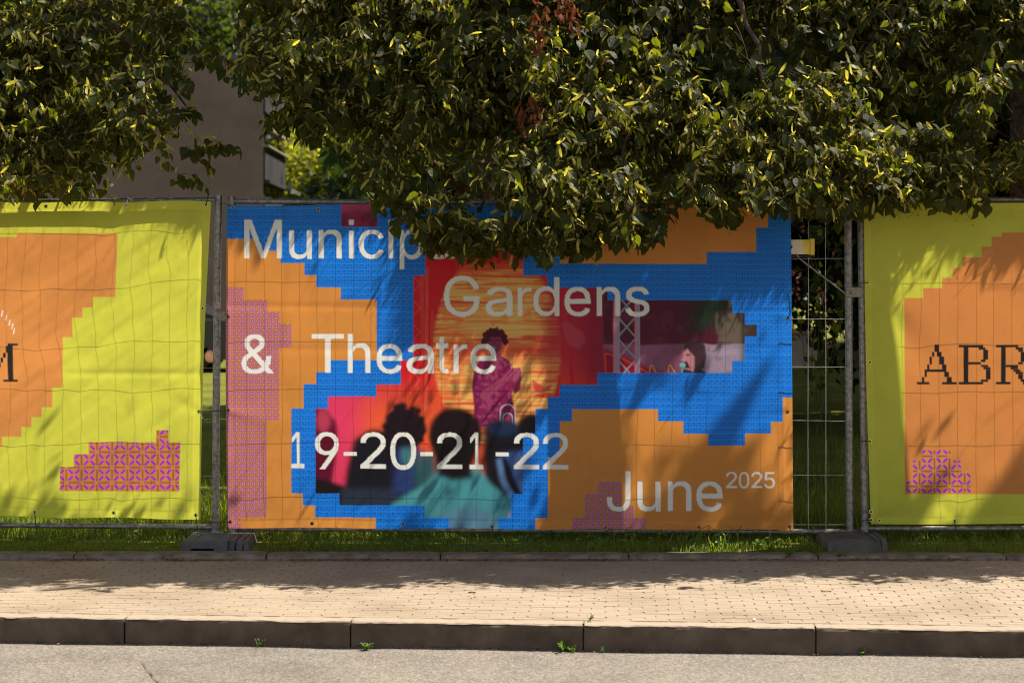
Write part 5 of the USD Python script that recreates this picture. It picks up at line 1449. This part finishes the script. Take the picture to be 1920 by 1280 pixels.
ftree('tree', 1.4, 8.4, 10.0, 3.6, 'farleaf_dark', 16000, 'dark tree added to shade the lawn behind the middle of the large banner', z0=3.6, ls=.32, seed=62, group=g_)
ftree('tree', 10.5, 13.5, 13, 5.2, 'farleaf_dark', 22000, 'tall dark tree added right of the lawn for shade, beyond the right lime banner', z0=3.0, ls=.4, seed=63, group=g_)
ftree('tree', 12.5, 22.0, 14, 6.0, 'farleaf_dark', 24000, 'tall dark tree added for shade deep in the garden at the right', z0=2.5, ls=.45, seed=64, group=g_)
ftree('tree', 8.6, 20.0, 12, 4.6, 'farleaf_dark', 18000, 'dark tree added for shade beyond the letters ABR', z0=2.8, ls=.4, seed=65, group=g_)
# rose bush with pink and yellow bits behind the bare mesh
rs = thing('rose_bush', (0, 0, 0), label='rose bush with pink and white blossoms behind the bare mesh beside the blue banner edge', cat='shrub')
stems, lv, bl2, yl = [], [], [], []
for k in range(9):
    p0 = P2(1480 + rb.uniform(0, 120), 960, 10.9 + rb.uniform(0, .5)); p0[2] = 0.0
    tip = P2(1478 + rb.uniform(0, 120), rb.uniform(400, 660), 10.6 + rb.uniform(0, .6))
    pts = bez(p0, [(p0[0] + tip[0]) / 2 + rb.normal(0, .1), p0[1], tip[2] * .8], tip, 10)
    stems.append(tube(pts, np.linspace(.0035, .0015, 10), 5))
    for q in pts[4:]:
        for j in range(3):
            (lv if rb.random() < .82 else yl).append(q + rb.normal(0, .05, 3))
for (x, y, n) in ((1487, 510, 10), (1495, 525, 8), (1490, 545, 6), (1500, 560, 4), (1505, 430, 4), (1545, 555, 6), (1535, 545, 4), (1560, 478, 4), (1527, 478, 4), (1565, 605, 4), (1555, 640, 2), (1535, 415, 3), (1556, 642, 2)):
    for k in range(n):
        bl2.append(P2(x + rb.normal(0, 4), y + rb.normal(0, 6), 10.6 + rb.normal(0, .05)))
obj('stem', cat(stems), M['weed'], rs)
for nm, arr, mt, s0, s1 in (('leaves', lv, 'farleaf', .035, .06), ('yellow_leaves', yl, 'farleaf_yellow', .035, .055), ('blossoms', bl2, 'pink', .025, .045)):
    a = np.array(arr)
    obj(nm, instances(LEAF_V, LEAF_F, a, unit(rb.standard_normal(a.shape) + [0, -.2, -.6]), unit(rb.standard_normal(a.shape) + [0, -.7, .3]), rb.uniform(s0, s1, len(a)) * (.6 if nm == 'blossoms' else 1)), M[mt], rs, kind='stuff')
# low garden wall with a terracotta coping
gw = thing('garden_wall', (0, 0, 0), label='low stone garden wall with a terracotta coping seen through the bare mesh', cat='wall')
M['stone'] = noisy('wall_stone', (0.17, 0.14, 0.11), (0.27, 0.23, 0.18), 4, rough=0.95)
M['terracotta'] = noisy('terracotta', (0.27, 0.12, 0.08), (0.36, 0.18, 0.12), 5, rough=0.9)
w0, w1 = P2(1300, 690, 30.0), P2(1533, 690, 30.0)
zc = P2(1500, 624, 30.0)[2]
obj('wall_body', box(w0[0], w1[0], 30.0 - D0, 30.3 - D0, -.05, zc - .012), M['stone'], gw)
obj('coping', cbox(w0[0], w1[0] + .03, 29.9 - D0, 30.4 - D0, zc - .01, zc + .07, .008), M['terracotta'], gw)

#@@GRASS
# ------------------------------------------------------------------ grass, weeds, litter
def blades(p, h, w, lean, rng, segs=2):
    n = len(p)
    a = rng.uniform(0, 2 * np.pi, n)
    d = np.stack([np.cos(a), np.sin(a), np.zeros(n)], 1)
    sd = np.stack([-np.sin(a + rng.normal(0, .6, n)), np.cos(a), np.zeros(n)], 1)
    up = np.array([0, 0, 1.0])
    m = p + up * (h * .55)[:, None] + d * (h * lean * .25)[:, None]
    t = p + up * (h * (1 - .25 * lean))[:, None] + d * (h * lean)[:, None]
    ww = (w / 2)[:, None] * sd
    v = np.stack([p - ww, p + ww, m + ww * .8, m - ww * .8, t], 1).reshape(-1, 3)
    f = np.array([[0, 1, 2], [0, 2, 3], [3, 2, 4]])
    return v, (f[None] + (np.arange(n) * 5)[:, None, None]).reshape(-1, 3)


rg = np.random.default_rng(19)


def ground(x, y):
    return 0.012 + 0.03 * meshkit.fbm(np.stack([x * .8, y * .8, x * 0], -1), 3, 3) * np.clip((y + .4) / 1.0, 0, 1)


def scatter(n, x0, x1, y0, y1, pw=1.0):
    x = rg.uniform(x0, x1, n); y = y0 + (y1 - y0) * rg.random(n) ** pw
    return np.stack([x, y, ground(x, y)], 1)


p1 = np.concatenate([scatter(24000, -3.6, 3.6, EY1 + .005, 1.6, 1.5), scatter(12000, -3.6, 3.6, .02, .7)])
hh = rg.uniform(.05, .15, len(p1)) * (0.6 + 0.9 * meshkit.fbm(p1 * 2.2, 2, 6)) * np.interp(p1[:, 1], [-.45, -.3, 0.15, .5], [.5, .62, .8, 1.3])
hh = np.minimum(hh, np.interp(p1[:, 1], [-.45, -.2, 0.0, 0.1, .4], [.06, .05, .042, .10, .22]))
blk_ = ((p1[:, 0] > -1.84) & (p1[:, 0] < -1.40) & (p1[:, 1] < .06)) | ((p1[:, 0] > 1.69) & (p1[:, 0] < 2.12) & (p1[:, 1] < .07)) | ((p1[:, 0] > .82) & (p1[:, 0] < 1.12) & (p1[:, 1] > -.25) & (p1[:, 1] < .3) & (rg.random(len(p1)) < .85))
p1, hh = p1[~blk_], hh[~blk_]
p2 = scatter(9000, -5, 6, 1.4, 6, 1.2); h2 = rg.uniform(.06, .2, len(p2))
xg = rg.uniform(1.55, 2.1, 260); yg = rg.uniform(.1, .7, 260)
p3 = np.stack([xg, yg, ground(xg, yg)], 1); h3 = rg.uniform(.14, .36, 260)
xg = rg.uniform(-1.9, -1.5, 420); yg = rg.uniform(.05, 1.2, 420)
p4 = np.stack([xg, yg, ground(xg, yg)], 1); h4 = rg.uniform(.12, .34, 420)
pa = np.concatenate([p1, p2, p3, p4]); ha = np.concatenate([hh, h2, h3, h4])
obj('grass', blades(pa, ha, rg.uniform(.0025, .006, len(pa)), rg.uniform(.1, .75, len(pa)), rg), M['grass'], kind='stuff', label='uncut green grass along and behind the fence', cat='grass')
ps = scatter(520, -3.3, 3.3, EY1 + .01, .6); hs = rg.uniform(.06, .22, 520) * np.interp(ps[:, 1], [-.45, 0, .15], [.5, .45, 1.0])
vs = blades(ps, hs, rg.uniform(.0012, .0024, 520), rg.uniform(.05, .4, 520), rg)
heads = vs[0].reshape(-1, 5, 3)[:, 4]
hv = instances(BR_V * [1, .9, 1], BR_F, heads[:260], rg.standard_normal((260, 3)) * .3 + [0, 0, -1], rg.standard_normal((260, 3)), rg.uniform(.018, .035, 260))
obj('dry_grass', cat([vs, hv]), M['straw'], kind='stuff', label='dry grass stalks with seed heads among the green grass', cat='grass')
# arching broad blades at the trunk foot and leafy weeds in the verge
pb = np.stack([rg.normal(1.06, .13, 70), rg.uniform(-.40, .1, 70), np.full(70, .012)], 1)
obj('tuft', blades(pb, rg.uniform(.08, .17, 70), rg.uniform(.006, .010, 70), rg.uniform(.6, 1.3, 70), rg), M['weed'], kind='stuff', label='broad arching grass tuft at the foot of the linden trunk', cat='grass')


def weed(x, y, z, h, n, ls, label, m='weed', **kw):
    t_ = thing('weed', (x, y, z), label=label, cat='weed', **kw)
    st, lp_ = [], []
    for k in range(n):
        a = rg.uniform(0, 6.28); L = h * rg.uniform(.6, 1.1)
        tip = np.array([math.cos(a) * L * .7, math.sin(a) * L * .7, L])
        pts = bez([0, 0, -.003], [tip[0] * .3, tip[1] * .3, L * .7], tip, 5)
        st.append(tube(pts, np.linspace(.0014, .0008, 5), 4))
        for q in pts[2:]:
            lp_.append(q + rg.normal(0, .003, 3))
    obj('stem', cat(st), M[m], t_)
    for q in lp_:
        a = unit((q * [1, 1, .4] + rg.normal(0, .3 * h, 3))[None])
        obj('leaf', instances(LEAF_V * [1, .75, 1], LEAF_F, q[None], a, np.array([[0, -.4, 1.0]]) + rg.normal(0, .3, (1, 3)), np.array([ls * rg.uniform(.6, 1.2)])), M[m], t_)
    return t_


def on(px, py, z):
    s = (py - HOR) / (H0 - z)
    return (px - 960) / s, F / s - D0


for (px_, py_, z, h_, n_, ls_, lab, mm) in ((688, 1211, ROADZ, .035, 14, .022, 'grassy green weed at the kerb foot, left of the middle', 'weed'), (1052, 1214, ROADZ, .05, 9, .03, 'pale leafy weed at the kerb foot right of the middle joint', 'weed'),
                                           (1072, 1215, ROADZ, .035, 7, .024, 'second leafy weed beside the pale one at the kerb foot', 'weed'), (483, 1207, ROADZ, .045, 4, .014, 'thin seedling against the kerb face at left', 'weed'), (1132, 1216, ROADZ, .03, 3, .014, 'tiny seedling right of the pale weed', 'weed'),
                                           (1617, 1222, ROADZ, .035, 6, .02, 'bright green weed at the kerb foot at right', 'weed'), (1107, 1162, .002, .02, 5, .02, 'green seedling on the kerb joint in the sun', 'weed'), (985, 1046, .002, .035, 10, .035, 'rosette weed at the edging below the date', 'weed'),
                                           (925, 1046, .002, .03, 5, .025, 'small weed at the edging left of the rosette', 'weed'), (1365, 1046, .002, .03, 6, .02, 'small weed at the edging right of the trunk', 'weed'), (1480, 1048, .002, .06, 8, .03, 'tall thin weed at the edging left of the right fence foot', 'weed'),
                                           (1575, 1048, .002, .05, 9, .025, 'grassy weed at the edging in front of the right fence foot', 'weed'), (234, 1044, .002, .03, 5, .03, 'flat weed at the edging left of the left fence foot', 'weed')):
    x_, y_ = on(px_, py_ + (7 if z == ROADZ else 0), z)
    weed(x_, y_, z, h_ * .8, n_, ls_ * .72, lab, mm)
# leafy herbs in the verge
hp = scatter(700, -3.2, 3.2, EY1 + .02, .7)
hp[(hp[:, 0] > -1.86) & (hp[:, 0] < -1.38), 0] += .6
hp[(hp[:, 0] > 1.66) & (hp[:, 0] < 2.14), 0] += .6
lp_ = np.repeat(hp, 5, 0) + rg.normal(0, .02, (3500, 3)) * [1, 1, 0] + np.stack([np.zeros(3500), np.zeros(3500), rg.uniform(.008, .055, 3500)], 1)
obj('verge_herbs', instances(LEAF_V * [1, .7, 1], LEAF_F, lp_, unit(rg.standard_normal(lp_.shape) * [1, 1, .5]), unit(rg.standard_normal(lp_.shape) + [0, -.3, 1.2]), rg.uniform(.012, .034, 3500)), M['weed'], kind='stuff', label='small leafy herbs growing in the verge grass', cat='weeds')

# brown litter along the edging and a few scraps on the paving
q = []
for k in range(3400):
    x_ = rg.uniform(-3.0, 3.0)
    dens = 0.25 + 0.9 * (meshkit.noise(np.array([x_ * 3.0, 0, 0]), 2) > .45) + (0.5 if 0.1 < x_ < 1.9 else 0)
    if rg.random() > dens / 1.6:
        continue
    q.append([x_, EY0 - abs(rg.normal(0, .022)) - .003, .003 + rg.random() * .004])
for k in range(150):
    x_ = rg.uniform(-2.6, 2.6); y_ = rg.uniform(-2.0, -.6)
    q.append([x_, y_, .003])
for k in range(420):
    a = kp(rg.uniform(-2.4, 2.3), -abs(rg.normal(0, .012)) - .004, ROADZ + .006)
    q.append(a)
q = np.array(q)
obj('leaf_litter', instances(BR_V * [1, 2.0, .5], BR_F, q, rg.standard_normal(q.shape) * [1, 1, .15], np.array([0, 0, 1.0]) + .35 * rg.standard_normal(q.shape), rg.uniform(.006, .02, len(q))), M['litter'], kind='stuff', label='dry brown litter along the edging and the kerb', cat='litter')
for (px_, py_, L, lab) in ((1549, 1109.5, .05, 'short orange-brown twig lying on the pavement at right'), (885, 1111.5, .035, 'dark twig scrap lying on the pavement in the middle')):
    x_, y_ = on(px_, py_, 0)
    o = obj('twig', tube([[x_ - L / 2, y_, .004], [x_ - L * .1, y_ - .003, .006], [x_ + L * .15, y_ + .002, .005], [x_ + L / 2, y_, .004]], .0028, 6), noisy('twig_look_' + str(int(L * 1000)), (0.25, 0.12, 0.05) if L > .04 else (.06, .04, .03), (0.35, 0.17, 0.07) if L > .04 else (.1, .07, .05), 40))
    tag(o, lab, 'twig')
M['white_stone'] = noisy('white_pebble', (.55, .52, .48), (.7, .67, .62), 80)
for (px_, py_, z, r_, lab) in ((1414, 1164, 0, .007, 'white pebble near the kerb at right'), (1124, 1124, 0, .005, 'white pebble on the sunlit pavement right of the middle'), (528, 1209, ROADZ, .008, 'white pebble at the kerb foot at left'), (207, 1201, ROADZ, .006, 'pale yellow scrap standing at the kerb foot at far left'), (1500, 1220, ROADZ, .006, 'pale pebble at the kerb foot left of the right joint')):
    x_, y_ = on(px_, py_, z)
    s_ = trimesh.creation.icosphere(2, r_); s_.vertices *= [1.2, .9, .75]; s_.vertices += (meshkit.fbm(s_.vertices * 180, 2, int(px_)) - .5)[:, None] * s_.vertices * .8
    s_.apply_translation([x_, y_, z + r_ * .6 + .003])
    o = obj('pebble', s_, M['white_stone'], smooth=True); tag(o, lab, 'pebble')
